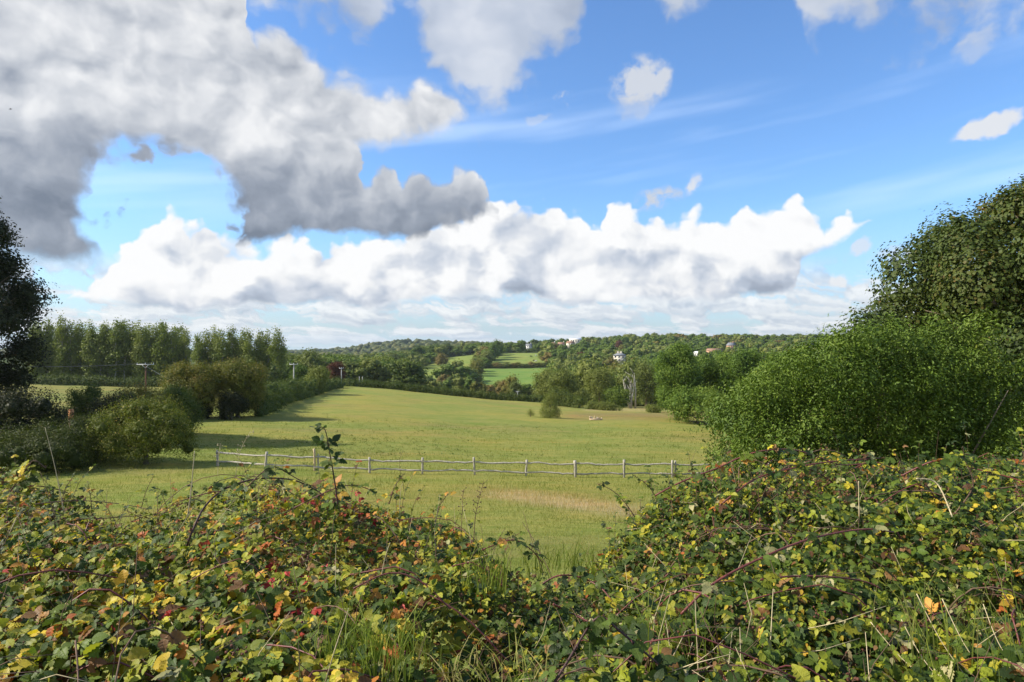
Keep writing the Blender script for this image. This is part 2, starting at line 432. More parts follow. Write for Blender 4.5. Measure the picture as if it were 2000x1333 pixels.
row(400, (1020, 770), (860, 765), (700, 740), (300, 730), (-600, 715), (1200, 758), (1400, 745), (2000, 735))
row(480, (1000, 749), (850, 746), (1180, 742), (1400, 732))
row(600, (1000, 722), (850, 722), (700, 724), (560, 722), (300, 714), (-600, 700), (1200, 716), (1400, 712), (2000, 712), (2600, 712))
row(800, (1000, 690.5), (880, 698), (700, 712), (1200, 693), (1400, 688), (2000, 692))
row(950, (1000, 688), (880, 694), (700, 710), (560, 711), (300, 704), (-600, 698), (1120, 681), (1250, 674), (1400, 673), (1600, 673), (2000, 675), (2600, 675))
row(1400, (1000, 685), (850, 684), (700, 699), (560, 703), (300, 700), (1200, 680), (1600, 679), (2600, 679), (-600, 696))
row(2000, (1000, 682), (900, 674.5), (830, 671.5), (750, 675), (690, 685), (560, 695), (100, 693), (-800, 692), (1300, 682), (2600, 682))
row(3200, (1000, 682), (560, 691), (-800, 690), (1500, 683), (2800, 683))
row(7000, (-800, 686), (1000, 683), (2800, 684))
_c = np.array(CTRL, float)
def _st(X, Y):
    Y = np.maximum(Y, 0.0)
    return np.clip(X / (Y + 6.0), -1.3, 1.3) * 2.2, np.log(Y + 6.0)
_cX = (_c[:, 0] - CX) / F * _c[:, 2]; _cz = -(_c[:, 1] - CY) / F * _c[:, 2]
_cs, _ct = _st(_cX, _c[:, 2]); _cq = _cz / (_c[:, 2] + 6.0)
def _phi(r2): return np.sqrt(r2 + 0.02)          # multiquadric
_A = _phi((_cs[:, None] - _cs) ** 2 + (_ct[:, None] - _ct) ** 2)
_W = np.linalg.solve(_A + np.eye(len(_c)) * 1e-3 * -1, _cq)
def ground(X, Y):
    X = np.asarray(X, float); Y = np.asarray(Y, float); sh = np.broadcast(X, Y).shape
    s, t = _st(X, Y); s = np.broadcast_to(s, sh).ravel(); t = np.broadcast_to(t, sh).ravel()
    out = np.empty(len(s))
    for i in range(0, len(s), 60000):
        a = s[i:i + 60000, None] - _cs; b = t[i:i + 60000, None] - _ct
        out[i:i + 60000] = _phi(a * a + b * b) @ _W
    Yb = np.broadcast_to(np.maximum(Y, 0.0), sh).ravel()
    Xb = np.broadcast_to(X, sh).ravel()
    z = out * (Yb + 6.0)
    # small lumps of rough pasture
    z += 0.10 * np.sin(Xb * 0.31 + 1.3 * np.sin(Yb * 0.17)) * np.sin(Yb * 0.23 + 0.7 * np.sin(Xb * 0.21)) * np.clip((Yb - 10) / 40, 0, 1)
    return z.reshape(sh)
def gz(x, y): return float(ground(np.array([x]), np.array([y]))[0])
def G(px, Y):
    """ground point below photo column px at distance Y"""
    x = (px - CX) / F * Y
    return np.array([x, Y, gz(x, Y)])
def gpy(X, Y, z): return CY - z / Y * F

def inpoly(x, y, poly):
    r = np.zeros(np.shape(x), bool); n = len(poly)
    for i in range(n):
        x0, y0 = poly[i]; x1, y1 = poly[(i + 1) % n]
        c = ((y0 > y) != (y1 > y)) & (x < (x1 - x0) * (y - y0) / (y1 - y0 + 1e-9) + x0)
        r ^= c
    return r
# meadows on the far hillside, as outlines in (px, distance)
FIELD_A = [(760, 470), (795, 560), (850, 700), (868, 800), (935, 820), (934, 640), (938, 590), (925, 505), (830, 470)]      # left, pale green
FIELD_B = [(930, 450), (936, 605), (1070, 605), (1075, 450)]                                                                  # lower, bright green
FIELD_C = [(958, 640), (962, 700), (985, 800), (1068, 815), (1066, 640)]                                                      # upper, with animals
FIELD_D = [(1158, 440), (1160, 475), (1205, 475), (1203, 440)]
TR = np.geomspace(6.0, 9006.0, 620) - 6.0
TS = np.linspace(-1.35, 1.35, 640)
def make_ground():
    T, S_ = np.meshgrid(TR, TS, indexing='ij')
    X = S_ * (T + 6.0) ; Y = T.copy()
    Y[0, :] = -4.0
    Z = ground(X, np.maximum(Y, 0))
    n, m = X.shape
    V = np.stack([X, Y, Z], -1).reshape(-1, 3)
    i = np.arange(n - 1)[:, None] * m; j = np.arange(m - 1)[None, :]
    q = np.stack([i + j, i + j + 1, i + m + j + 1, i + m + j], -1).reshape(-1, 4)
    px = CX + F * V[:, 0] / np.maximum(V[:, 1], 0.5); Yv = V[:, 1]
    base = np.array([0.250, 0.258, 0.066]); C = np.tile(base, (len(V), 1))
    def paint(mask, col): C[mask] = col
    def blend(w, col): C[:] = C * (1 - w[:, None]) + np.array(col) * w[:, None]
    def smooth(x, a, b): t = np.clip((x - a) / (b - a), 0, 1); return t * t * (3 - 2 * t)
    py = CY - V[:, 2] / np.maximum(Yv, 1) * F
    far = Yv > 205
    paint(far, (0.060, 0.085, 0.025))                       # woodland floor and scrub
    left = (px < 330) & (Yv > 60) & (Yv < 226); blend(left * 1.0, (0.24, 0.235, 0.075))
    paint(inpoly(px, Yv, FIELD_A), (0.21, 0.26, 0.065)); paint(inpoly(px, Yv, FIELD_B), (0.165, 0.25, 0.06))
    paint(inpoly(px, Yv, FIELD_C), (0.22, 0.27, 0.07)); paint(inpoly(px, Yv, FIELD_D), (0.20, 0.23, 0.07))
    # dry straw-coloured swathe below the fence, and rushy patches beyond the crest
    w = np.clip((vn(V[:, 0], Yv * 1.6, 0.09, 4, 3) - 0.55) * 4, 0, 1) * (Yv < 230); blend(w * 0.35, (0.25, 0.19, 0.085))
    w = np.exp(-((py - (962 + (px - 950) * 0.13)) / 13.0) ** 2) * smooth(px, 860, 1060) * (Yv < 60) * (Yv > 15)
    blend(np.clip(w * 1.05, 0, 0.9), (0.36, 0.31, 0.17))
    w = np.exp(-((py - 812) / 7.0) ** 2) * smooth(px, 1075, 1130) * (Yv > 95) * (Yv < 200); blend(w * 0.7, (0.24, 0.17, 0.075))
    w = np.exp(-((py - 800) / 4.0) ** 2) * smooth(px, 1130, 1150) * (Yv > 150) * (Yv < 240); blend(w * 0.8, (0.36, 0.30, 0.14))
    w = smooth(Yv, 5.5, 3.5); blend(w, (0.085, 0.060, 0.032))   # bare litter under the brambles
    me = np_mesh('ground', V, [q], [M_GROUND], attrs={'tint': C}, smooth=True)
    link('ground', me, kind='structure')
def mk_ground_mat():
    m, nt, b = new_mat('pasture')
    geo = nt.nodes.new('ShaderNodeNewGeometry'); pos = geo.outputs['Position']
    x, y, z = sep(nt, pos)
    n1 = noise(nt, pos, 0.055, 4.0, 0.6, 0.6)
    mp = nt.nodes.new('ShaderNodeMapping'); mp.inputs['Scale'].default_value = (0.35, 1.0, 1.0); mp.inputs['Rotation'].default_value = (0, 0, 0.12)
    nt.links.new(pos, mp.inputs[0])
    n2 = noise(nt, mp.outputs[0], 0.55, 5.0, 0.65, 0.4)
    n3 = noise(nt, mp.outputs[0], 3.2, 5.0, 0.75)
    n4 = noise(nt, pos, 14.0, 3.0, 0.7)
    c = attr(nt, 'tint')
    c = mixc(nt, n1.sm(0.42, 0.66) * 0.55, c, mixc(nt, 1.0, c, (1.30, 1.05, 0.95), 'MULTIPLY'))
    c = mixc(nt, n1.sm(0.50, 0.30) * 0.55, c, mixc(nt, 1.0, c, (0.72, 0.90, 0.75), 'MULTIPLY'))
    c = mixc(nt, n2.sm(0.46, 0.64) * 0.75, c, mixc(nt, 1.0, c, (0.72, 0.86, 0.62), 'MULTIPLY'))
    c = mixc(nt, n2.sm(0.48, 0.34) * 0.50, c, mixc(nt, 1.0, c, (1.28, 1.06, 1.05), 'MULTIPLY'))
    c = mixc(nt, n3.sm(0.50, 0.66) * 0.80, c, mixc(nt, 1.0, c, (0.60, 0.72, 0.50), 'MULTIPLY'))
    c = mixc(nt, n3.sm(0.46, 0.30) * 0.40, c, mixc(nt, 1.0, c, (1.35, 1.18, 1.15), 'MULTIPLY'))
    c = mixc(nt, n4.sm(0.50, 0.68) * 0.45, c, mixc(nt, 1.0, c, (0.62, 0.70, 0.5), 'MULTIPLY'))
    nt.links.new(c, b.inputs['Base Color'])
    b.inputs['Roughness'].default_value = 0.95; b.inputs['Specular IOR Level'].default_value = 0.08
    bp = nt.nodes.new('ShaderNodeBump'); bp.inputs['Strength'].default_value = 0.7; bp.inputs['Distance'].default_value = 0.25
    nt.links.new((n3 + n4 * 0.3 + n2 * 0.5).v, bp.inputs['Height']); nt.links.new(bp.outputs[0], b.inputs['Normal'])
    return m
M_GROUND = mk_ground_mat()
make_ground()

# ---------------------------------------------------------------- grass blades on the pasture
def blades(n, base, h, wdt, lean=0.5, segs=1, dirs=None):
    """n thin blades at base points -> verts, tris, quads"""
    az = rng.uniform(0, 2 * np.pi, n); fa = rng.uniform(0, 2 * np.pi, n)
    ln = rng.uniform(0.05, lean, n) * h
    L = np.stack([np.cos(az) * ln, np.sin(az) * ln, np.zeros(n)], 1)
    side = np.stack([np.cos(fa), np.sin(fa) * 0.35, np.zeros(n)], 1) * wdt[:, None] * 0.5
    up = np.stack([np.zeros(n), np.zeros(n), h], 1)
    if segs == 1:
        V = np.stack([base - side, base + side, base + up + L], 1).reshape(-1, 3)
        t = np.arange(n * 3).reshape(-1, 3)
        return V, t, np.zeros((0, 4), int), 3
    m1 = base + up * 0.45 + L * 0.18; m2 = base + up * 0.82 + L * 0.55; tip = base + up * 0.95 + L * 1.15
    V = np.stack([base - side, base + side, m1 + side * 0.9, m1 - side * 0.9, m2 + side * 0.6, m2 - side * 0.6, tip], 1).reshape(-1, 3)
    o = np.arange(n)[:, None] * 7
    q = np.concatenate([o + [0, 1, 2, 3], o + [3, 2, 4, 5]]); t = o + [5, 4, 6]
    return V, t, q, 7
def grass_mat(name, stops, transl=0.3):
    return leaf_mat(name, stops, transl=transl, objvar=0.0, leafvar=1.0, rough=0.6, spec=0.15, tcol=(1.0, 1.05, 0.6))
M_GRASS = grass_mat('pasture_grass', [(0.0, (0.12, 0.17, 0.033)), (0.35, (0.228, 0.285, 0.068)), (0.62, (0.315, 0.338, 0.11)), (0.82, (0.43, 0.36, 0.16)), (1.0, (0.54, 0.45, 0.27))])
def field_grass():
    n = 230000
    py = rng.uniform(832, 1130, n); px = rng.uniform(-60, 2060, n)
    # distance from the ground profile: invert numerically on a table
    Yt = np.geomspace(9, 110, 160); X0 = 0.0 * Yt
    Y = np.interp(py, (CY - ground(X0, Yt) / Yt * F)[::-1], Yt[::-1])
    Y *= rng.uniform(0.97, 1.03, n)
    X = (px - CX) / F * Y; Z = ground(X, Y)
    base = np.stack([X, Y, Z - 0.01], 1)
    pyr = CY - Z / Y * F
    dry = np.exp(-((pyr - (962 + (px - 950) * 0.13)) / 15.0) ** 2) * np.clip((px - 880) / 150, 0, 1)
    u = X * 0.35 + np.sin(Y * 0.4) * 1.3
    patch = np.clip((vn(X, Y * 1.5, 0.5, 4, 1) - 0.5) * 2.2 + 0.5, 0, 1); big_ = vn(X, Y * 1.5, 0.08, 3, 2)
    h = rng.gamma(5.0, 0.020, n) * (0.55 + 0.9 * patch + 1.4 * dry) * np.clip(Y / 30, 0.8, 1.1)
    wd = np.maximum(0.006, Y * 0.00055) * rng.uniform(0.6, 1.4, n)
    tall = np.abs(Y - 41.85) < 0.30; h = np.where(tall & (rng.random(n) < 0.5), h * 1.9, h)
    V, t, q, k = blades(n, base, h, wd, 0.9)
    var = np.clip(0.40 - 0.22 * (patch - 0.5) + 0.9 * (big_ - 0.5) + rng.normal(0, 0.13, n) + dry * 0.7, 0, 1)
    me = np_mesh('pasture_grass', V, [t], [M_GRASS], attrs={'var': np.repeat(var, k)})
    link('pasture_grass', me, label='rough yellow green pasture grass covering the field either side of the wooden fence', cat='grass', kind='stuff')
field_grass()
def field_weeds():
    n = 900
    zone = rng.random(n) < 0.75
    px = np.where(zone, rng.normal(560, 190, n), rng.uniform(620, 1350, n)); Y = np.where(zone, rng.normal(58, 7, n), rng.uniform(46, 100, n))
    Y = np.clip(Y, 45, 105)
    V, T, k, vs = [], [], 0, []
    for a, b in zip(px, Y):
        g_ = G(a, b); m = 16
        d = rng.normal(0, 1, (m, 3)) * [0.16, 0.16, 0.05]; d[:, 2] = np.abs(d[:, 2])
        c = g_ + d; s = rng.uniform(0.03, 0.085, m)[:, None]
        r1 = rng.normal(0, 1, (m, 3)); r1[:, 2] = np.abs(r1[:, 2]) * 0.8; r2 = rng.normal(0, 1, (m, 3))
        V.append(np.stack([c, c + r1 * s + r2 * s * 0.35, c + r1 * s * 1.5], 1).reshape(-1, 3))
        vs.append(rng.uniform(0.0, 0.6, m).repeat(3))
    V = np.vstack(V); vs = np.concatenate(vs)
    me = np_mesh('field_weeds', V, [np.arange(len(V)).reshape(-1, 3)], [M_WEED], attrs={'var': vs})
    link('field_weeds', me, label='dark green weeds and thistles dotted through the pasture grass beyond the fence', cat='weeds', kind='stuff')
M_WEED = grass_mat('weed_leaves', [(0, (0.08, 0.13, 0.03)), (0.5, (0.13, 0.17, 0.045)), (1, (0.20, 0.19, 0.07))])
field_weeds()

# ================================================================ bark, wood and leaf materials
M_BARK = simple_mat('grey_brown_bark', (0.10, 0.075, 0.05), (0.22, 0.18, 0.13), 5.0, 0.9, 0.6, (1, 1, 0.25))
M_PALEBARK = simple_mat('pale_bark', (0.30, 0.28, 0.23), (0.50, 0.47, 0.40), 5.0, 0.9, 0.3, (1, 1, 0.3))
GRN = [(0.0, (0.030, 0.060, 0.014)), (0.35, (0.055, 0.100, 0.020)), (0.65, (0.085, 0.135, 0.026)), (1.0, (0.15, 0.19, 0.04))]
def br(st, k): return [(p, tuple(q * k for q in c)) for p, c in st]
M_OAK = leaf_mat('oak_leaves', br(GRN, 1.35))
M_OAKL = leaf_mat('sunlit_oak_leaves', br(GRN, 1.75), objvar=0.2, leafvar=0.8)  # brighter copy of the oak greens, sunlight put into the leaf colour
M_OLIVE = leaf_mat('olive_leaves', br([(0.0, (0.050, 0.072, 0.022)), (0.4, (0.095, 0.122, 0.036)), (0.75, (0.130, 0.156, 0.048)), (1.0, (0.165, 0.175, 0.06))], 1.6))
M_BROWNL = leaf_mat('russet_leaves', br([(0.0, (0.065, 0.065, 0.026)), (0.4, (0.115, 0.105, 0.038)), (0.75, (0.16, 0.13, 0.05)), (1.0, (0.21, 0.145, 0.06))], 1.35))
M_COPPER = leaf_mat('copper_leaves', br([(0.0, (0.035, 0.018, 0.016)), (0.5, (0.07, 0.032, 0.025)), (1.0, (0.12, 0.06, 0.04))], 1.3), tcol=(1.0, .6, .4))
M_HAW = leaf_mat('hawthorn_leaves', br([(0.0, (0.060, 0.080, 0.022)), (0.35, (0.12, 0.135, 0.032)), (0.6, (0.175, 0.165, 0.045)), (0.85, (0.19, 0.13, 0.05)), (1.0, (0.28, 0.22, 0.06))], 1.25), objvar=0.15, leafvar=0.85)
M_HEDGE = leaf_mat('hedge_leaves', br([(0.0, (0.035, 0.060, 0.016)), (0.45, (0.070, 0.105, 0.026)), (0.8, (0.11, 0.14, 0.035)), (1.0, (0.16, 0.14, 0.05))], 1.25), objvar=0.1, leafvar=0.9)
M_SHADE = leaf_mat('shady_leaves', [(0.0, (0.028, 0.046, 0.013)), (0.45, (0.056, 0.080, 0.020)), (0.8, (0.09, 0.11, 0.028)), (1.0, (0.15, 0.13, 0.05))], objvar=0.1, leafvar=0.9)  # hedge greens darkened, shade put into the leaf colour
M_POPLAR = leaf_mat('poplar_leaves', br([(0.0, (0.070, 0.100, 0.030)), (0.4, (0.125, 0.165, 0.045)), (0.75, (0.19, 0.23, 0.07)), (1.0, (0.30, 0.33, 0.14))], 1.3), objvar=0.3, leafvar=0.7)
M_SALLOW = leaf_mat('sallow_leaves', br([(0.0, (0.045, 0.090, 0.016)), (0.35, (0.080, 0.145, 0.022)), (0.7, (0.125, 0.20, 0.032)), (0.93, (0.17, 0.235, 0.05)), (1.0, (0.24, 0.28, 0.08))], 0.98), transl=0.14, objvar=0.0, leafvar=1.0, rough=0.55, spec=0.25)
M_SYC = leaf_mat('sycamore_leaves', [(0.0, (0.026, 0.042, 0.014)), (0.4, (0.050, 0.084, 0.020)), (0.7, (0.076, 0.104, 0.024)), (0.92, (0.10, 0.092, 0.026)), (1.0, (0.13, 0.09, 0.035))], transl=0.2, objvar=0.0, leafvar=1.0, rough=0.6, spec=0.25)
M_DARKL = leaf_mat('shade_dark_leaves', [(0.0, (0.014, 0.022, 0.009)), (0.5, (0.028, 0.038, 0.014)), (0.9, (0.048, 0.050, 0.018)), (1.0, (0.08, 0.055, 0.025))], transl=0.08, objvar=0.0, leafvar=1.0)  # near-black greens: the shade of a backlit crown put into the leaf colour
M_YBUSH = leaf_mat('yellowing_bush_leaves', br([(0.0, (0.045, 0.060, 0.014)), (0.35, (0.088, 0.122, 0.022)), (0.7, (0.155, 0.175, 0.035)), (0.92, (0.29, 0.25, 0.07)), (1.0, (0.40, 0.30, 0.14))], 1.2), objvar=0.0, leafvar=1.0)

# ================================================================ foliage builder
def foliage(puffs, n, size, up=0.25, elong=0.55, fold=False, seed=None, shell=(0.72, 1.04), sizevar=0.35, clump=0, core=0.0, droop=0.0, coh=1.15, vs=0.20):
    """leaf-sized faces spread through clumps of a crown.  puffs (k,4|5): x y z r [tone] -> V, quads, tris, var"""
    r_ = np.random.default_rng(seed) if seed is not None else rng
    p = np.asarray(puffs, float)
    tone = p[:, 4] if p.shape[1] > 4 else np.zeros(len(p))
    w = p[:, 3] ** 2; w = w / w.sum()
    if clump: nc = max(1, n // clump)
    else: nc = n; clump = 1
    k = r_.choice(len(p), nc, p=w)
    d = r_.normal(0, 1, (nc, 3)); d /= np.linalg.norm(d, axis=1)[:, None]
    d[:, 2] += up; d /= np.linalg.norm(d, axis=1)[:, None]
    rad = p[k, 3] * r_.uniform(shell[0], shell[1], nc) * (1 + 0.12 * np.sin(d[:, 0] * 7 + k) * np.sin(d[:, 1] * 6 + 2 * k) * 1.5)
    c = p[k, :3] + d * rad[:, None]
    # drop leaves buried deep inside other clumps
    keep = np.ones(nc, bool)
    for j in range(len(p)):
        q = np.linalg.norm(c - p[j, :3], axis=1) < p[j, 3] * 0.62
        keep &= ~(q & (k != j))
    c, d, k = c[keep], d[keep], k[keep]
    if clump > 1:
        c = np.repeat(c, clump, 0); d = np.repeat(d, clump, 0); k = np.repeat(k, clump)
        c += r_.normal(0, size * 1.3, c.shape)
    m = len(c)
    nrm = d * coh + r_.normal(0, 0.55, (m, 3)); nrm[:, 2] += 0.25
    nrm /= np.linalg.norm(nrm, axis=1)[:, None]
    t = r_.normal(0, 1, (m, 3)) + d * 0.8; t[:, 2] -= droop
    t -= nrm * np.sum(t * nrm, 1)[:, None]; t /= np.linalg.norm(t, axis=1)[:, None] + 1e-9
    b = np.cross(nrm, t)
    s = size * (1 + r_.uniform(-sizevar, sizevar, m))[:, None]
    var = np.clip(0.42 + tone[k] + r_.normal(0, vs, m), 0, 1)
    if fold:
        mid = c + t * s * 0.55 - nrm * s * 0.05
        V = np.stack([c, c + t * s * 0.45 + b * s * elong * 0.5 + nrm * s * 0.10, c + t * s - nrm * s * 0.10, c + t * s * 0.45 - b * s * elong * 0.5 + nrm * s * 0.10], 1)
        V = V.reshape(-1, 3); o = np.arange(m)[:, None] * 4
        return V, np.zeros((0, 4), int), np.concatenate([o + [0, 1, 2], o + [0, 2, 3]]), np.repeat(var, 4)
    V = np.stack([c - t * s * 0.5, c + b * s * elong * 0.5 + nrm * s * 0.06, c + t * s * 0.5, c - b * s * elong * 0.5 + nrm * s * 0.06], 1).reshape(-1, 3)
    o = np.arange(m)[:, None] * 4
    Q = o + [0, 1, 2, 3]; T = np.zeros((0, 3), int); var = np.repeat(var, 4)
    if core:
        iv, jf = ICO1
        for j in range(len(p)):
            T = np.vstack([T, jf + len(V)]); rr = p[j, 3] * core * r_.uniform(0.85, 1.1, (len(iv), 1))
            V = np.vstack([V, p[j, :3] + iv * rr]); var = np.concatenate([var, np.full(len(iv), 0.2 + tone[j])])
    return V, Q, T, var
def fmesh(name, F_, mat):
    V, Q, T, var = F_
    return np_mesh(name, V, [Q, T], [mat], attrs={'var': var})
def crown_puffs(h, rad, base, n, seed, kind='round', lob=0.34, tone=0.10):
    """clump centres filling a crown: h total height, rad half width, base height of the lowest foliage"""
    r_ = np.random.default_rng(seed); out = []
    H = h - base
    if kind == 'column':
        for i in range(n):
            f = (i + r_.uniform(0, 1)) / n
            w = rad * min(1.0, 0.55 + 1.3 * f) * (1 - max(0, f - 0.55) / 0.45 * 0.75)
            a = r_.uniform(0, 2 * np.pi)
            out.append((math.cos(a) * w * 0.55, math.sin(a) * w * 0.55, base + H * f, w * r_.uniform(0.42, 0.62), r_.normal(0, tone)))
        return np.array(out)
    while len(out) < n:
        a = r_.uniform(0, 2 * np.pi); u = r_.uniform(-0.95, 1); rr = r_.uniform(0.55, 0.82)
        s = math.sqrt(1 - u * u)
        if kind == 'cone': x = rad * (0.9 - 0.75 * (u * 0.5 + 0.5)) * rr
        elif kind == 'dome': s = math.sqrt(1 - max(u, 0) ** 2) if u > 0 else 1 - 0.15 * abs(u); x = rad * s * rr
        else: x = rad * s * rr
        pr = rad * lob * r_.uniform(0.7, 1.25)
        zz = base + H * 0.5 + H * 0.5 * u * (rr + 0.08)
        zz = min(max(zz, base + pr * 0.6), h - pr * 0.75)
        out.append((x * math.cos(a), x * math.sin(a), zz, pr, r_.normal(0, tone)))
    out.append((0, 0, base + H * 0.5, rad * 0.5, -0.1))
    return np.array(out)
def trunk_mb(h, r0, puffs, seed, nl=7, lean=0.0, forks=1, sides=8, m=0, sub=2):
    r_ = np.random.default_rng(seed); mb = MB()
    top = np.array([lean, 0, h * 0.72])
    zs = np.linspace(0, 1, 7)
    path = np.stack([lean * zs + r_.normal(0, 0.02 * h, 7) * zs, r_.normal(0, 0.02 * h, 7) * zs, zs * top[2]], 1)
    mb.tube(path, r0 * np.array([1.5, 1.05, 0.95, 0.85, 0.7, 0.5, 0.28]), sides, m, rough=0.05)
    idx = r_.permutation(len(puffs))[:nl]
    for i in idx:
        e = puffs[i, :3]; f = min(0.9, max(0.25, e[2] / top[2] * 0.55)); st = np.array([np.interp(f, zs, path[:, c]) for c in range(3)])
        mid = (st + e) / 2 + np.array([0, 0, 0.06 * h]) * r_.uniform(-0.2, 0.8)
        pts = [st, st * 0.6 + mid * 0.4, mid, mid * 0.4 + e * 0.6, e]
        mb.tube(pts, r0 * np.array([0.5, 0.42, 0.32, 0.2, 0.08]), 5, m)
        for _ in range(sub):
            e2 = e + r_.normal(0, 1, 3) * puffs[i, 3] * 0.7
            mb.tube([mid, (mid + e2) / 2 + r_.normal(0, 0.1, 3), e2], r0 * np.array([0.22, 0.13, 0.04]), 4, m)
    return mb
def joined_tree(name, F_, leafm, mb, barkm):
    """crown and trunk in one mesh, for trees too small to show parts"""
    V, Q, T, var = F_
    bv = np.vstack(mb.v); bq = np.vstack(mb.q); bt = np.vstack(mb.t) if mb.t else np.zeros((0, 3), int)
    n0 = len(V)
    Va = np.vstack([V, bv]); va = np.concatenate([var, np.zeros(len(bv))])
    return np_mesh(name, Va, [Q, bq + n0, T, bt + n0], [leafm, barkm], np.concatenate([np.zeros(len(Q)), np.ones(len(bq)), np.zeros(len(T)), np.ones(len(bt))]), attrs={'var': va})
def tree(name, loc, F_, leafm, mb, barkm, label, cat, group=None, rz=0.0, crown='crown', trunk='trunk'):
    r_ = empty(name, loc, rz, label=label, cat=cat, group=group)
    link(crown, fmesh(crown, F_, leafm), r_)
    if mb is not None: link(trunk, mb.mesh(trunk, [barkm], smooth=True), r_)
    return r_

# ================================================================ near and middle trees
# --- tall dark tree at the left edge
def left_tree():
    Y = 60.0; b = G(-128, Y); h = 14.6 - b[2]
    pf = []
    r_ = np.random.default_rng(3)
    # crown outline: (height above base fraction, half width)
    prof = [(0.10, 4.8), (0.2, 6.3), (0.32, 7.2), (0.45, 7.6), (0.56, 7.3), (0.68, 6.1), (0.8, 4.9), (0.9, 3.4), (0.97, 1.8)]
    for f, w in prof:
        w *= 1.2
        for i in range(9):
            a = i / 9 * 2 * np.pi + r_.uniform(0, 0.6); rr = w * r_.uniform(0.62, 0.86); pr = 1.75 * r_.uniform(0.65, 1.2) * min(1, w / 4)
            pf.append((math.cos(a) * rr, math.sin(a) * rr, h * f * 0.97 + r_.normal(0, 0.4), pr, r_.normal(0, 0.12)))
        pf.append((0, 0, h * f * 0.95, w * 0.45, 0))
    pf = np.array(pf)
    F_ = foliage(pf, 190000, 0.24, clump=6, seed=4, shell=(0.30, 1.05), core=0.0, elong=0.7)
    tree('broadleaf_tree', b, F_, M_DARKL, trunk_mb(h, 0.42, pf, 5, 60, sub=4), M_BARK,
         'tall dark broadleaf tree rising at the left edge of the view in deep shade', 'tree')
    # low spreading twigs of it against the sky are part of the crown
left_tree()
# --- big sycamore at the right edge
def right_tree():
    Y = 31.0; b = G(2118, Y); h = 7.5 - b[2]
    r_ = np.random.default_rng(8); pf = []
    prof = [(0.20, 9.0), (0.32, 10.6), (0.44, 11.0), (0.52, 10.6), (0.61, 9.4), (0.70, 8.3), (0.79, 7.2), (0.87, 6.0), (0.94, 4.2), (0.98, 2.2)]
    for f, w in prof:
        k = int(5 + w * 1.25)
        for i in range(k):
            a = i / k * 2 * np.pi + r_.uniform(0, 0.5); rr = w * r_.uniform(0.66, 0.90); pr = 1.55 * r_.uniform(0.55, 1.2)
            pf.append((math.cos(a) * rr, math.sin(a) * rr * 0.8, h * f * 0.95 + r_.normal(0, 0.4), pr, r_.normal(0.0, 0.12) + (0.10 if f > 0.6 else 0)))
        for i in range(4):
            a = r_.uniform(0, 6.28); pf.append((math.cos(a) * w * 0.4, math.sin(a) * w * 0.3, h * f * 0.9, 1.5, 0))
    pf = np.array(pf)
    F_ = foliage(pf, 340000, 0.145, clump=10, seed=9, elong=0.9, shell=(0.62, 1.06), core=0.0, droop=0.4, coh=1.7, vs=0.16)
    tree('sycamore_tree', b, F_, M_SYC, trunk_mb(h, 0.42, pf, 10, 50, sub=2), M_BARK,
         'large bronze tinged sycamore tree towering over the green bush at the right edge', 'tree')
right_tree()
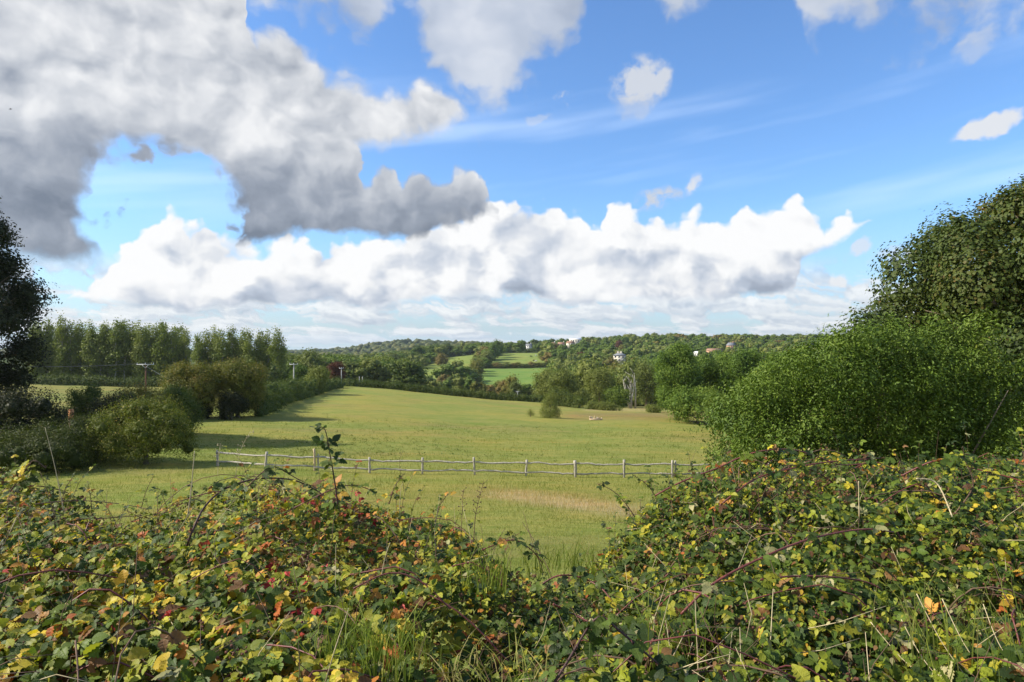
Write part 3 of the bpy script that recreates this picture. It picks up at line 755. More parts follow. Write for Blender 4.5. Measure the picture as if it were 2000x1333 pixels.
# --- broad green sallow bush in front of it
def sallow():
    Y = 17.0; b = G(1672, Y); r_ = np.random.default_rng(12); pf = []
    # rows: photo column, top row of the outline
    tops = [(1425, 860), (1432, 810), (1452, 775), (1490, 748), (1545, 702), (1600, 665), (1640, 660), (1690, 665), (1740, 655), (1800, 650), (1850, 645), (1890, 652), (1930, 690), (1960, 740), (1990, 800)]
    tx = [(px - CX) / F * Y - b[0] for px, _ in tops]; tz = [-(py - CY) / F * Y - b[2] for _, py in tops]
    xf = np.linspace(tx[0], tx[-1], 60); tz = list(np.interp(xf, tx, tz) + 0.9 * (vn(xf, xf * 0, 0.9, 3, 5) - 0.5)); tx = list(xf)
    for x in np.arange(tx[0] + 0.2, tx[-1], 0.52):               # dense body
        zt = np.interp(x, tx, tz)
        for z in np.arange(0.35, zt - 0.15, 0.58):
            wz = 1 - 0.30 * (z / zt) ** 2
            for dy in (-0.55, 0.3, 1.2):
                pr = r_.uniform(0.38, 0.58); pf.append((x + r_.normal(0, 0.12), dy * wz + r_.normal(0, 0.12), min(z, zt - pr), pr, r_.normal(0, 0.10)))
    fr_ = []                                                      # separate leafy boughs standing proud of it
    for _ in range(9000):
        x = r_.uniform(tx[0] - 0.1, tx[-1]); zt = np.interp(x, tx, tz); z = r_.uniform(0.2, zt + 0.12)
        d_ = 0.62 + 0.5 * r_.random()
        if any((x - q[0]) ** 2 + (z - q[1]) ** 2 < (d_ * 0.5 + q[2] * 0.5) ** 2 for q in fr_): continue
        fr_.append((x, z, d_)); wz = 1 - 0.30 * (z / zt) ** 2; pr = d_ * r_.uniform(0.34, 0.44); dd = -(r_.uniform(1.1, 1.9) + 3.6 * float(vn(x, z * 1.2, 0.50, 2, 21) - 0.5)) * wz; tn = r_.normal(0.03, 0.13)
        for k in range(4):                                        # bough: clumps along an upward, outward axis
            f = k / 3; pf.append((x + 0.10 * k * r_.normal(0, 1), dd + 0.55 * (1 - f), z - 0.22 * (1 - f) + 0.05 * k, pr * (0.7 + 0.3 * f if k < 3 else 0.75), tn + 0.03 * k))
    pf = np.array(pf)
    pf[:, 4] = np.clip(pf[:, 4] + 0.5 * (vn(pf[:, 0], pf[:, 2], 0.7, 2, 8) - 0.5), -0.3, 0.22)
    V, Q, T, var = foliage(pf, 210000, 0.092, up=0.45, elong=0.42, fold=True, seed=13, clump=8, shell=(0.70, 1.06), droop=0.2, coh=1.9, vs=0.13)
    # upright leafy shoots standing out of the top and front
    Vs, Ts, vs = [V], [T], [var]; n0 = len(V)
    for i in range(520):
        j = r_.integers(len(tops) - 1); f = r_.uniform(); px = tops[j][0] * (1 - f) + tops[j + 1][0] * f; py = tops[j][1] * (1 - f) + tops[j + 1][1] * f
        if i > 130: py += r_.uniform(0, 200); 
        yy = -r_.uniform(0.4, 1.4) if i > 130 else r_.normal(0, 0.7)
        s0 = np.array([(px - CX) / F * (Y + yy) - b[0], yy * 1.15, -(py - CY) / F * Y - b[2] - 0.15])
        L = r_.uniform(0.25, 0.6); dr = np.array([r_.normal(0, 0.25), r_.normal(-0.15, 0.25), 1.0]); dr /= np.linalg.norm(dr)
        m = int(L / 0.03); q = np.linspace(0, 1, m)[:, None]
        c = s0 + dr * L * q
        az = np.arange(m) * 2.4 + r_.uniform(0, 6)
        t = np.stack([np.cos(az), np.sin(az), np.full(m, 0.75)], 1); t /= np.linalg.norm(t, axis=1)[:, None]
        nr = np.cross(t, np.stack([-np.sin(az), np.cos(az), np.zeros(m)], 1)); nr *= np.sign(nr[:, 2:3] + 1e-6)
        bb = np.cross(nr, t); s = (0.10 * (1 - 0.45 * q))
        VV = np.stack([c, c + t * s * .5 + bb * s * .17, c + t * s - nr * s * .12, c + t * s * .5 - bb * s * .17], 1).reshape(-1, 3)
        o = np.arange(m)[:, None] * 4 + n0; n0 += len(VV)
        Vs.append(VV); Ts.append(np.concatenate([o + [0, 1, 2], o + [0, 2, 3]])); vs.append(np.repeat(np.clip(0.66 + r_.normal(0, .14, m), 0, 1), 4))
    F_ = (np.vstack(Vs), Q, np.vstack(Ts), np.concatenate(vs))
    mb = MB()
    for i in range(26):
        e = pf[r_.integers(len(pf)), :3]; st = np.array([e[0] * 0.45 + r_.normal(0, .3), r_.normal(0, 0.3), 0])
        mid = (st + e) / 2 + r_.normal(0, 0.2, 3)
        mb.tube([st, mid, st * 0.12 + e * 0.88], [0.045, 0.028, 0.008], 5)
    tree('sallow_bush', b, F_, M_SALLOW, mb, M_BARK, 'wide bright green bush with upright leafy shoots in front of the sycamore on the right', 'bush', crown='foliage', trunk='stems')
sallow()

def bush(name, px, Y, w, h, leafm, label, seed, n=9000, size=0.12, base=0.0, cat='bush', group=None, lob=0.30, kind='dome', np_=34, depth=0.8, sink=0.1, clump=3, core=0.42, tone=0.1, trunk=False):
    b = G(px, Y); b[2] -= sink
    pf = crown_puffs(h, w / 2, base, np_, seed, kind, lob, tone); pf[:, 1] *= depth
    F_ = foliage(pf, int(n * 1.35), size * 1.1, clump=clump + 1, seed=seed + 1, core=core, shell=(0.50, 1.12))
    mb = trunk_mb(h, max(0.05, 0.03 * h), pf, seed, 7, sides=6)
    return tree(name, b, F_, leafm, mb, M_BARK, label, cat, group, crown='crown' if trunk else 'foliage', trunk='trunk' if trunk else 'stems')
# --- left group
bush('hawthorn_bush', 285, 44, 7.2, 4.3, M_YBUSH, 'rounded bush with yellowing leaves at the left end of the wooden fence', 21, n=34000, size=0.085, np_=60, lob=0.22, kind='dome', depth=0.8, clump=5)
bush('hawthorn_bush', 213, 46, 4.4, 2.9, M_YBUSH, 'low sprawling yellow green bush between the brown tipped post and the rounded bush', 22, n=14000, size=0.085, np_=40, lob=0.25, clump=5)
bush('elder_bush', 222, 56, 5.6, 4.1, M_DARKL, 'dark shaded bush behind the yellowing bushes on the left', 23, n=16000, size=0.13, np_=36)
bush('elder_bush', 168, 62, 4.2, 4.6, M_HEDGE, 'grey green bush standing against the open field left of the dark bush', 24, n=12000, size=0.13, np_=30)
bush('bramble_mound', 265, 62, 6.5, 4.6, M_HAW, 'brown tinged bush just above the rounded yellowing bush', 25, n=16000, size=0.13, np_=36)
bush('hazel_bush', 345, 66, 5.2, 4.4, M_HEDGE, 'green bush joining the brown tinged bush to the shaded hawthorns', 26, n=12000, size=0.13, np_=32)
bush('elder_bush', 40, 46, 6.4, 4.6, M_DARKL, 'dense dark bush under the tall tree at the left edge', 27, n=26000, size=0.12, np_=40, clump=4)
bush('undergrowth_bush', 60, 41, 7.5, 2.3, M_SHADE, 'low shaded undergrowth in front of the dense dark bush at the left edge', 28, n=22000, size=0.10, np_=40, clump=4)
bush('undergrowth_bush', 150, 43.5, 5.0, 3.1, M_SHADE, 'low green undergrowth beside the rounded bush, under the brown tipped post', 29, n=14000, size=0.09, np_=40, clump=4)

# --- two hawthorns with rusty crowns whose shaded trunks leave a gap to see through
def hawthorn(px, Y, w, h, seed, label, base):
    return bush('hawthorn_tree', px, Y, w, h, M_HAW, label, seed, n=30000, size=0.16, base=base, cat='tree', group='pair of hawthorn trees', lob=0.26, np_=60, kind='round', depth=0.8, clump=4, tone=0.16, trunk=True)
hawthorn(376, 88, 8.9, 7.0, 31, 'rust coloured hawthorn tree left of the see through gap above the field edge', 0.4)
hawthorn(464, 90, 9.0, 7.6, 32, 'golden tinged hawthorn tree right of the see through gap above the field edge', 0.3)
bush('hazel_bush', 340, 84, 4.5, 4.4, M_HEDGE, 'dark green bush at the foot of the rust coloured hawthorn', 33, n=9000, size=0.16, np_=26)
bush('hazel_bush', 452, 87, 4.0, 3.6, M_DARKL, 'dark low bush below the golden tinged hawthorn', 34, n=7000, size=0.16, np_=22)
bush('hazel_bush', 391, 87, 3.0, 3.4, M_DARKL, 'dark low bush just left of the see through gap', 38, n=7000, size=0.16, np_=22)

# --- hedge running away along the left side of the field, in sprawling lengths
def strip_hedge(name, pts, w, label, leafm, seed, n, size, hts, rough=0.25, cat='hedge', group=None):
    """pts: (px, Y) along the hedge line; hts: heights"""
    r_ = np.random.default_rng(seed)
    P_ = np.array([G(px, Y) for px, Y in pts]); b = P_[0].copy()
    L = np.concatenate([[0], np.cumsum(np.linalg.norm(np.diff(P_, axis=0), axis=1))])
    pf = []; s = 0.0
    while s < L[-1]:
        c = np.array([np.interp(s, L, P_[:, k]) for k in range(3)]); h = np.interp(s, L, hts) * (1 + r_.normal(0, rough * 0.6))
        for z in np.arange(0.35, max(h - 0.3, 0.4), 0.75):
            pr = w * 0.5 * r_.uniform(0.7, 1.1)
            pf.append((*(c - b + [r_.normal(0, w * 0.14), r_.normal(0, w * 0.14), min(z, h - pr * 0.7)]), pr, r_.normal(0, 0.09)))
        s += w * 0.42
    pf = np.array(pf)
    F_ = foliage(pf, n, size, clump=3, seed=seed, core=0.5, shell=(0.55, 1.10))
    return link(name, fmesh(name, F_, leafm), None, b, label=label, cat=cat, group=group)
strip_hedge('field_hedge', [(505, 92), (535, 108), (560, 125), (590, 145), (625, 168), (665, 196)], 2.8, 'tall unclipped hedge running from the hawthorns to the far corner of the field', M_HEDGE, 41, 60000, 0.20, [3.8, 3.6, 3.4, 3.3, 3.0, 2.6])
bush('hedgerow_tree', 622, 162, 6.2, 6.4, M_OLIVE, 'small rounded tree growing out of the tall hedge near the field corner', 42, n=9000, size=0.26, np_=30, kind='round', base=1.0, cat='tree', trunk=True)
bush('hedgerow_tree', 590, 190, 6.0, 6.4, M_OAK, 'small green tree behind the hedge between the two white crossarm poles', 43, n=7000, size=0.28, np_=26, kind='round', base=1.0, cat='tree', trunk=True)
bush('copper_beech', 655, 235, 6.4, 7.8, M_COPPER, 'purple leaved tree beside the second crossarm pole beyond the hedge', 44, n=7000, size=0.34, np_=26, kind='round', base=0.8, cat='tree', trunk=True)
# --- clipped hedge along the far side of the field
strip_hedge('clipped_hedge', [(678, 206), (760, 205), (870, 205), (960, 205), (1065, 204)], 2.2, 'long clipped hedge sloping down along the far side of the field', M_HEDGE, 45, 60000, 0.24, [1.9, 1.9, 1.9, 1.9, 2.0], rough=0.03)
strip_hedge('boundary_hedge', [(1080, 178), (1105, 176), (1135, 172)], 2.6, 'untidy dark hedge running down from the clipped hedge past the small bare twigged tree', M_HEDGE, 46, 16000, 0.24, [3.8, 3.2, 2.4])
strip_hedge('rush_clump', [(1152, 165), (1180, 163), (1205, 162)], 1.8, 'low olive scrub in the dip behind the log pile', M_OLIVE, 47, 9000, 0.2, [2.2, 2.0, 1.4])
bush('rush_clump', 1275, 150, 3.6, 1.6, M_OLIVE, 'rounded low clump of rushes left of the big oaks', 48, n=3500, size=0.2, np_=14)
# --- little tree with pale trunk near the middle of the field edge
bush('alder_tree', 1074, 112, 4.3, 4.4, M_OLIVE, 'small conical tree with a pale trunk alone at the crest of the field', 51, n=13000, size=0.13, np_=46, kind='cone', base=-0.3, sink=0.35, cat='tree', lob=0.30, core=0.0, clump=3, trunk=True)
bush('sapling', 1036, 113, 1.5, 1.35, M_OLIVE, 'tiny sapling left of the small conical tree at the crest', 52, n=700, size=0.10, np_=12, core=0.0, cat='sapling')
# --- big oaks on the right beyond the field
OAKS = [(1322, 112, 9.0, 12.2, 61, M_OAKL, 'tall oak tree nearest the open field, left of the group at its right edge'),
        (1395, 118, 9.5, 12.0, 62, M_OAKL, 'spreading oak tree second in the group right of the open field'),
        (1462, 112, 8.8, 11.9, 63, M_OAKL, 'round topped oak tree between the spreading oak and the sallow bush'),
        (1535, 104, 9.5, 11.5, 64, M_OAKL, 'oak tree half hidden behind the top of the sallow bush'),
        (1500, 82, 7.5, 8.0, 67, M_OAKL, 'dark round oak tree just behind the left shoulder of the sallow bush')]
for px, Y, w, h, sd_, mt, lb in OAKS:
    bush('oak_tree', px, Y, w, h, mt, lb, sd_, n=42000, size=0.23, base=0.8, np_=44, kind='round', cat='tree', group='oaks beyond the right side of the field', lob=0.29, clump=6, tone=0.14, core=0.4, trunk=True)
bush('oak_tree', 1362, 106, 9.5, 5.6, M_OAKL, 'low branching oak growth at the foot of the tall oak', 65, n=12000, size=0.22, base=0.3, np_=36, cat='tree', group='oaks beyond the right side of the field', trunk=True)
bush('hedge_bush', 1448, 92, 10.0, 5.8, M_OAK, 'broad green bush filling the space between the oaks and the sallow bush', 66, n=26000, size=0.2, np_=60, lob=0.24)

# --- poplars in a shelter belt on the left
def poplars():
    protos = []
    for k in range(6):
        h = 20.0; pf = crown_puffs(h, 2.2 + 0.3 * (k % 3), 1.5 + (k % 2) * 1.2, 24, 100 + k, 'column', tone=0.10)
        F_ = foliage(pf, 6000, 0.42, clump=3, seed=110 + k, core=0.0 if k % 2 else 0.35, shell=(0.6, 1.15), elong=0.8)
        protos.append((fmesh('crown', F_, M_POPLAR), trunk_mb(h, 0.22, pf, 120 + k, 10, sides=6, sub=1).mesh('trunk', [M_PALEBARK])))
    spots = []
    xs1 = [(66, 630), (78, 626), (92, 621), (118, 619), (140, 626), (157, 628), (178, 627), (197, 631), (210, 627), (225, 624), (243, 630), (257, 632), (274, 631), (290, 634), (305, 633), (319, 635), (338, 639), (356, 641)]
    xs2 = [(385, 649), (400, 644), (418, 642), (432, 640), (455, 637), (473, 648), (487, 643), (508, 645), (522, 650), (541, 644)]
    for i, (px, py) in enumerate(xs1): spots.append((px, 236 + (i % 3) * 2, py, 'first'))
    for i in range(16): spots.append((70 + i * 19 + (i % 3) * 3, 252, 632 + (i * 7) % 9, 'first'))
    for i, (px, py) in enumerate(xs2): spots.append((px, 222 + (i % 3) * 3, py, 'second'))
    for i in range(5): spots.append((392 + i * 30, 240, 655 + (i * 5) % 9, 'second'))
    L = {'first': 'slim pale green poplar in the long close planted row on the left', 'second': 'slim open crowned poplar in the shorter row behind the hawthorns'}
    for i, (px, Y, py, grp) in enumerate(spots):
        b = G(px, Y); h = -(py - CY) / F * Y - b[2]; cm, tm = protos[(i * 5) % 6]
        s = h / 20.0
        lab = L[grp]
        if i == 0: lab = 'poplar at the far left end of the long row, next to the dark tree'
        if grp == 'second' and px == 541: lab = 'open crowned poplar at the right end of the shorter row, showing a pale stem'
        o = empty('poplar_tree', b, rng.uniform(0, 6.28), label=lab, cat='tree', group='poplars of the long row' if grp == 'first' else 'poplars of the shorter row')
        o.scale = (s * rng.uniform(0.72, 1.25) * (1.0 if grp == 'first' else 1.1), s * rng.uniform(0.8, 1.2), s * rng.uniform(0.97, 1.03)); o.rotation_euler[0] = rng.normal(0, 0.025); o.rotation_euler[1] = rng.normal(0, 0.025)
        link('crown', cm, o); link('trunk', tm, o)
    strip_hedge('poplar_understorey', [(60, 232), (150, 231), (240, 230), (330, 229)], 3.4, 'dark undergrowth along the foot of the long poplar row', M_HEDGE, 130, 20000, 0.4, [2.6, 3.0, 2.4, 3.6])
    strip_hedge('poplar_understorey', [(380, 214), (440, 213), (500, 213), (552, 214)], 4.0, 'green undergrowth under the shorter poplar row behind the hawthorns', M_HEDGE, 131, 16000, 0.4, [7.0, 6.5, 7.5, 5.0])
poplars()

# --- pale dead stems and grey trees in the valley on the right
def dead_tree(px, Y, h, seed, label):
    r_ = np.random.default_rng(seed); mb = MB(); b = G(px, Y)
    for i in range(5):
        st = np.array([r_.normal(0, 0.5), r_.normal(0, .3), -0.2]); e = st + [r_.normal(0, 1.1), r_.normal(0, .5), h * r_.uniform(0.7, 1.0)]
        mid = (st + e) / 2 + [r_.normal(0, .3), 0, 0]
        mb.tube([st, mid, e], [0.30, 0.20, 0.05], 6)
        for j in range(6):
            f = r_.uniform(0.35, 0.95); s0 = st * (1 - f) + e * f; e0 = s0 + [r_.normal(0, 1.2), r_.normal(0, .6), r_.uniform(0.8, 2.5)]
            mb.tube([s0, (s0 + e0) / 2 + [0, 0, .2], e0], [0.10, 0.07, 0.03], 4)
    o = empty('dead_tree', b, label=label, cat='tree'); link('trunk', mb.mesh('trunk', [M_PALEBARK]), o)
dead_tree(1233, 196, 10.5, 71, 'bare bleached tree stems standing in the valley wood left of the big oaks')
bush('willow_tree', 1205, 190, 7.6, 6.0, M_OAK, 'round green tree just left of the bare bleached stems', 72, n=9000, size=0.3, np_=34, kind='round', base=0.4, cat='tree', trunk=True)
bush('willow_tree', 1262, 200, 9.0, 12.5, M_OLIVE, 'tall loose green tree right of the bare bleached stems', 73, n=11000, size=0.34, np_=44, kind='round', base=1.5, cat='tree', trunk=True, core=0.4)
bush('willow_tree', 1170, 205, 9.0, 11.0, M_OLIVE, 'loose crowned tree with a pale trunk, second to the left of the bare bleached stems', 74, n=9000, size=0.32, np_=34, kind='round', base=2.5, cat='tree', trunk=True, core=0.3)
bush('hedgerow_tree', 1100, 190, 9.0, 9.6, M_OLIVE, 'greyish olive round tree just behind the small conical tree', 75, n=9000, size=0.32, np_=34, kind='round', base=0.8, cat='tree', trunk=True)
bush('hedgerow_tree', 1068, 215, 10.0, 10.5, M_OLIVE, 'olive tree at the low end of the clipped hedge', 76, n=9000, size=0.34, np_=34, kind='round', base=0.8, cat='tree', trunk=True)
bush('hedgerow_tree', 1128, 188, 6.0, 5.0, M_OLIVE, 'low golden green tree right of the greyish olive round tree', 77, n=6000, size=0.3, np_=24, kind='round', base=0.4, cat='tree', trunk=True)

# ================================================================ valley and hillside woods
def woods():
    protos = []
    kinds = [(M_OAK, 'round', 0.30), (M_OAK, 'round', 0.26), (M_OAK, 'dome', 0.28), (M_OLIVE, 'round', 0.28), (M_OLIVE, 'dome', 0.30), (M_HEDGE, 'round', 0.26), (M_HAW, 'round', 0.28), (M_BROWNL, 'round', 0.28), (M_COPPER, 'round', 0.28)]
    for k, (mt, kd, lob) in enumerate(kinds):
        pf = crown_puffs(10, 5.0, 0.6, 30, 200 + k, kd, lob, 0.04)
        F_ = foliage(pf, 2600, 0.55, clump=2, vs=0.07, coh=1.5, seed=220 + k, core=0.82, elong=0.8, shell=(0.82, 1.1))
        protos.append(joined_tree('broadleaf_tree', F_, mt, trunk_mb(10, 0.3, pf, 240 + k, 4, sides=5, sub=0), M_BARK))
    r_ = np.random.default_rng(77); S_ = []
    def put(px, Y, h, w, k, label, grp, front=False): S_.append((px, Y, h, w, k, label, grp, front))
    # trees singled out
    put(1213, 505, 9, 9, 1, 'dark green tree hiding the foot of the cream villa', None, True)
    put(1203, 500, 8, 9, 3, 'olive tree at the left foot of the cream villa', None, True)
    put(1092, 370, 17, 15, 4, 'large grey green tree at the lower right corner of the bright green field', None, True)
    put(960, 700, 17, 17, 0, 'dark clump topped tree at the upper left corner of the far pasture', None, True)
    put(972, 725, 19, 13, 1, 'tallest dark tree beside the far pasture with the animals', None, True)
    put(948, 640, 14, 15, 3, 'broad olive tree between the two far meadows', None, True)
    put(930, 540, 12, 13, 6, 'brown green tree at the left corner of the bright green field', None, True)
    put(1190, 480, 15, 13, 7, 'russet tree below the cream villa', None, True)
    put(1208, 820, 15, 12, 8, 'dark copper coloured tree on the ridge above the cream villa', None, True)
    put(1222, 830, 18, 15, 1, 'dome shaped dark tree highest on the ridge above the cream villa', None, True)
    put(1216, 760, 11, 10, 7, 'orange brown tree just above the cream villa', None, True)
    put(812, 460, 12, 13, 0, 'round dark tree at the low tip of the pale green meadow', None, True)
    put(1000, 335, 11, 10, 6, 'brown topped tree in the middle of the valley below the bright green field', None, True)
    put(985, 340, 9, 9, 7, 'reddish brown tree left of the brown topped valley tree', None, True)
    put(1008, 325, 8.5, 7, 3, 'golden green tree right of the brown topped valley tree', None, True)
    put(862, 620, 13, 13, 7, 'orange tinted tree in the line above the pale green meadow', None, True)
    for (px, Y, h, w, k) in [(850, 350, 7.5, 10, 3), (875, 360, 9, 11, 1), (900, 375, 12, 12, 4), (915, 372, 13, 12, 0), (890, 400, 12, 12, 5), (870, 420, 12, 11, 7), (935, 340, 9, 10, 6), (955, 350, 8, 10, 7), (970, 365, 10, 10, 5), (1025, 345, 9, 10, 2), (1042, 340, 8.5, 9, 5), (1055, 350, 9, 10, 3), (830, 380, 9, 11, 5), (840, 430, 9, 10, 0), (1075, 300, 11, 11, 6), (1080, 330, 10, 12, 4), (780, 330, 7, 9, 3), (800, 350, 8, 10, 2), (820, 345, 7, 9, 6), (750, 300, 7.5, 9, 3), (735, 280, 8, 10, 4), (720, 270, 8, 10, 6), (700, 262, 9, 10, 4), (765, 310, 7, 9, 5)]:
        put(px, Y, h * 0.85, w, k, 'bushy tree in the band along the valley bottom below the meadows', 'trees along the valley bottom')
    # hedge trees between the meadows
    def line(p0, p1, n, h, w, ks, label, grp):
        for i in range(n):
            f = (i + r_.uniform(-.3, .3)) / max(n - 1, 1)
            put(p0[0] + (p1[0] - p0[0]) * f, p0[1] + (p1[1] - p0[1]) * f, h * r_.uniform(.8, 1.2), w * r_.uniform(.85, 1.2), ks[i % len(ks)], label, grp, True)
    line((940, 615), (1068, 618), 15, 4.6, 9, (6, 3, 5, 7), 'low hedge tree in the line between the bright green field and the far pasture', 'hedge trees between the far fields')
    line((762, 575), (880, 842), 16, 15, 14, (1, 4, 0, 3, 5), 'tree in the dark line edging the pale green meadow on its upper side', 'trees lining the pale green meadow')
    line((893, 835), (935, 835), 3, 14, 14, (3, 4), 'tree in the dark line edging the pale green meadow on its upper side', 'trees lining the pale green meadow')
    line((930, 560), (950, 650), 4, 11, 11, (3, 6, 0), 'tree in the short line between the pale meadow and the bright green field', 'trees between the far meadows')
    line((975, 830), (1070, 835), 8, 4, 10, (5, 0), 'low hedge tree along the skyline edge of the far pasture', 'skyline hedge of the far pasture')
    cur = [(s[0], s[1]) for s in S_]
    # random woodland
    N = 9000
    Yc = 230 * np.exp(r_.uniform(0, 1, N) * math.log(1250 / 230)); pxc = r_.uniform(430, 2150, N)
    order = np.argsort(Yc); placed = []; cell = {}
    houses = [(1211, 560), (1122, 960), (1222, 520), (1368, 700), (1397, 715), (1424, 800), (1033, 900), (1085, 930), (1103, 930), (1425, 800)]
    for i in order:
        Y = Yc[i]; px = pxc[i]
        if Y < 262 and px < 1090: continue
        if Y < 300 and 1040 < px < 1150: continue
        if inpoly(np.array([px]), np.array([Y]), FIELD_A)[0] or inpoly(np.array([px]), np.array([Y]), FIELD_B)[0] or inpoly(np.array([px]), np.array([Y]), FIELD_C)[0] or inpoly(np.array([px]), np.array([Y]), FIELD_D)[0]: continue
        if 930 < px < 1080 and 425 < Y < 640: continue
        if 795 < px < 950 and Y < 470: continue          # placed by hand above
        if 810 < px < 1080 and Y < 425: continue
        if any(abs(px - hx) < 13 and hy - 130 < Y < hy + 10 for hx, hy in houses): continue
        if 1158 < px < 1206 and 400 < Y < 478: continue
        w = (13.0 + 0.007 * Y) * (0.8 + 0.45 * r_.random()); X = (px - CX) / F * Y
        key = (int(X // 20), int(Y // 20)); ok = True
        for a in (-1, 0, 1):
            for c in (-1, 0, 1):
                for (xx, yy, ww) in cell.get((key[0] + a, key[1] + c), ()):
                    if (xx - X) ** 2 + (yy - Y) ** 2 < (0.62 * (w + ww) / 2) ** 2 * (1 if Y < 500 else 1.5): ok = False
        if not ok: continue
        cell.setdefault(key, []).append((X, Y, w)); placed.append((px, Y, w))
    for px, Y, w in placed:
        h = 13.0 * r_.uniform(0.75, 1.2)
        if px < 820: h *= 0.85; k = r_.choice([3, 4, 0, 1, 5, 6], p=[.26, .22, .2, .16, .14, .02])
        else: k = r_.choice(9, p=[.25, .21, .15, .15, .11, .10, .012, .014, .004])
        if px < 690: lab, grp = 'rounded tree in the wood beyond the crossarm poles on the left', 'left wood trees'
        elif px < 1075: lab, grp = 'rounded tree in the wood around the far meadows', 'trees around the far meadows'
        elif Y < 420: lab, grp = 'broad green tree in the valley wood at the foot of the right hillside', 'valley wood trees'
        else: lab, grp = 'rounded broadleaf tree in the wood covering the right hillside', 'right hillside trees'
        S_.append((px, Y, h, w, int(k), lab, grp, False))
    S_.sort(key=lambda s: (not s[7], -(s[2] + s[3]) / s[1]))
    n_ind = 255
    Vf, Qf, vf, mf, n0 = [], [], [], [], 0
    simple = []
    for k, (mt, kd, lob) in enumerate(kinds):
        pf = crown_puffs(10, 5.0, 0.8, 16, 300 + k, kd, lob + .06, 0.04)
        simple.append(foliage(pf, 620, 0.95, vs=0.06, coh=1.6, seed=320 + k, core=0.85, elong=0.85, shell=(0.85, 1.1)))
    mats = [k[0] for k in kinds]; um = list(dict.fromkeys(mats)); Tf = []; mqi, mti = [], []
    cntf = 0
    for i, (px, Y, h, w, k, lab, grp, fr) in enumerate(S_):
        b = G(px, Y); b[2] -= 0.3; rz = r_.uniform(0, 6.28)
        if i < n_ind:
            o = link('broadleaf_tree', protos[k], None, b, label=lab, cat='tree', group=grp)
            o.scale = (w / 10, w / 10, h / 10); o.rotation_euler = (0, 0, rz)
        else:
            V, Q, T, var = simple[k]; c, s = math.cos(rz), math.sin(rz)
            VV = np.stack([(V[:, 0] * c - V[:, 1] * s) * w / 10, (V[:, 0] * s + V[:, 1] * c) * w / 10, V[:, 2] * h / 10], 1) + b
            Vf.append(VV); Qf.append(Q + n0); Tf.append(T + n0); vf.append(np.clip(var * 0.55 + r_.uniform(0, 0.45), 0, 1))
            mqi.append(np.full(len(Q), um.index(mats[k]))); mti.append(np.full(len(T), um.index(mats[k]))); n0 += len(V); cntf += 1
    me = np_mesh('distant_woodland', np.vstack(Vf), [np.vstack(Qf), np.vstack(Tf)], um, np.concatenate(mqi + mti), attrs={'var': np.concatenate(vf)})
    link('distant_woodland', me, label='dense broadleaf woodland covering the farther slopes and ridges', cat='woodland', kind='stuff')
    print('woods', len(S_), 'merged', cntf)
    # far ridges, 1.3 to 7 km away: bumpy canopy sheets of small crowns
    Vf, Tf, vf, n0 = [], [], [], 0
    iv, jf = ICO1
    for _ in range(5200):
        Y = 1250 * math.exp(r_.uniform(0, 1) ** 1.2 * math.log(6000 / 1250)); px = r_.uniform(-150, 2150); X = (px - CX) / F * Y
        if math.sin(X * 0.004 + 2) * math.sin(Y * 0.003) > 0.80: continue
        w = r_.uniform(10, 22) * (1 + Y / 4000); h = r_.uniform(9, 16)
        rr = np.stack([iv[:, 0] * w * .5, iv[:, 1] * w * .5, iv[:, 2] * h * 0.62], 1) * r_.uniform(0.75, 1.2, (len(iv), 1))
        Vf.append(rr + [X, Y, gz(X, Y) + h * 0.4]); Tf.append(jf + n0); n0 += len(iv); vf.append(np.full(len(iv), r_.uniform(0, 1)))
    me = np_mesh('ridge_woodland', np.vstack(Vf), [np.vstack(Tf)], [M_FARWOOD], attrs={'var': np.concatenate(vf)})
    link('ridge_woodland', me, label='hazy blue green woods on the farthest ridge under the sky', cat='woodland', kind='stuff')
M_FARWOOD = leaf_mat('far_canopy', [(0, (0.035, 0.055, 0.018)), (0.5, (0.06, 0.085, 0.025)), (1, (0.11, 0.12, 0.04))], transl=0.1, objvar=0, leafvar=1.0)
woods()

# ================================================================ post and rail fence
M_WOOD = simple_mat('weathered_wood', (0.30, 0.27, 0.22), (0.52, 0.48, 0.41), 9.0, 0.9, 0.5, (1, 1, 1))
M_WOOD2 = simple_mat('fresh_split_wood', (0.42, 0.31, 0.19), (0.60, 0.48, 0.33), 9.0, 0.9, 0.5, (1, 1, 1))
def split_log(pts, w, hgt, seed, mat, name, parent, n=9, wav=0.02):
    """rough rectangular cleft timber along pts"""
    r_ = np.random.default_rng(seed); mb = MB(); p = np.asarray(pts, float)
    f = np.linspace(0, 1, n); path = np.stack([np.interp(f, np.linspace(0, 1, len(p)), p[:, k]) for k in range(3)], 1)
    path[1:-1] += r_.normal(0, wav, (n - 2, 3)); r = np.array([w, hgt]).mean() / 2 * r_.uniform(0.82, 1.15, n)
    mb.tube(path, r, 6, rough=0.16)
    return link(name, mb.mesh(name, [mat]), parent)
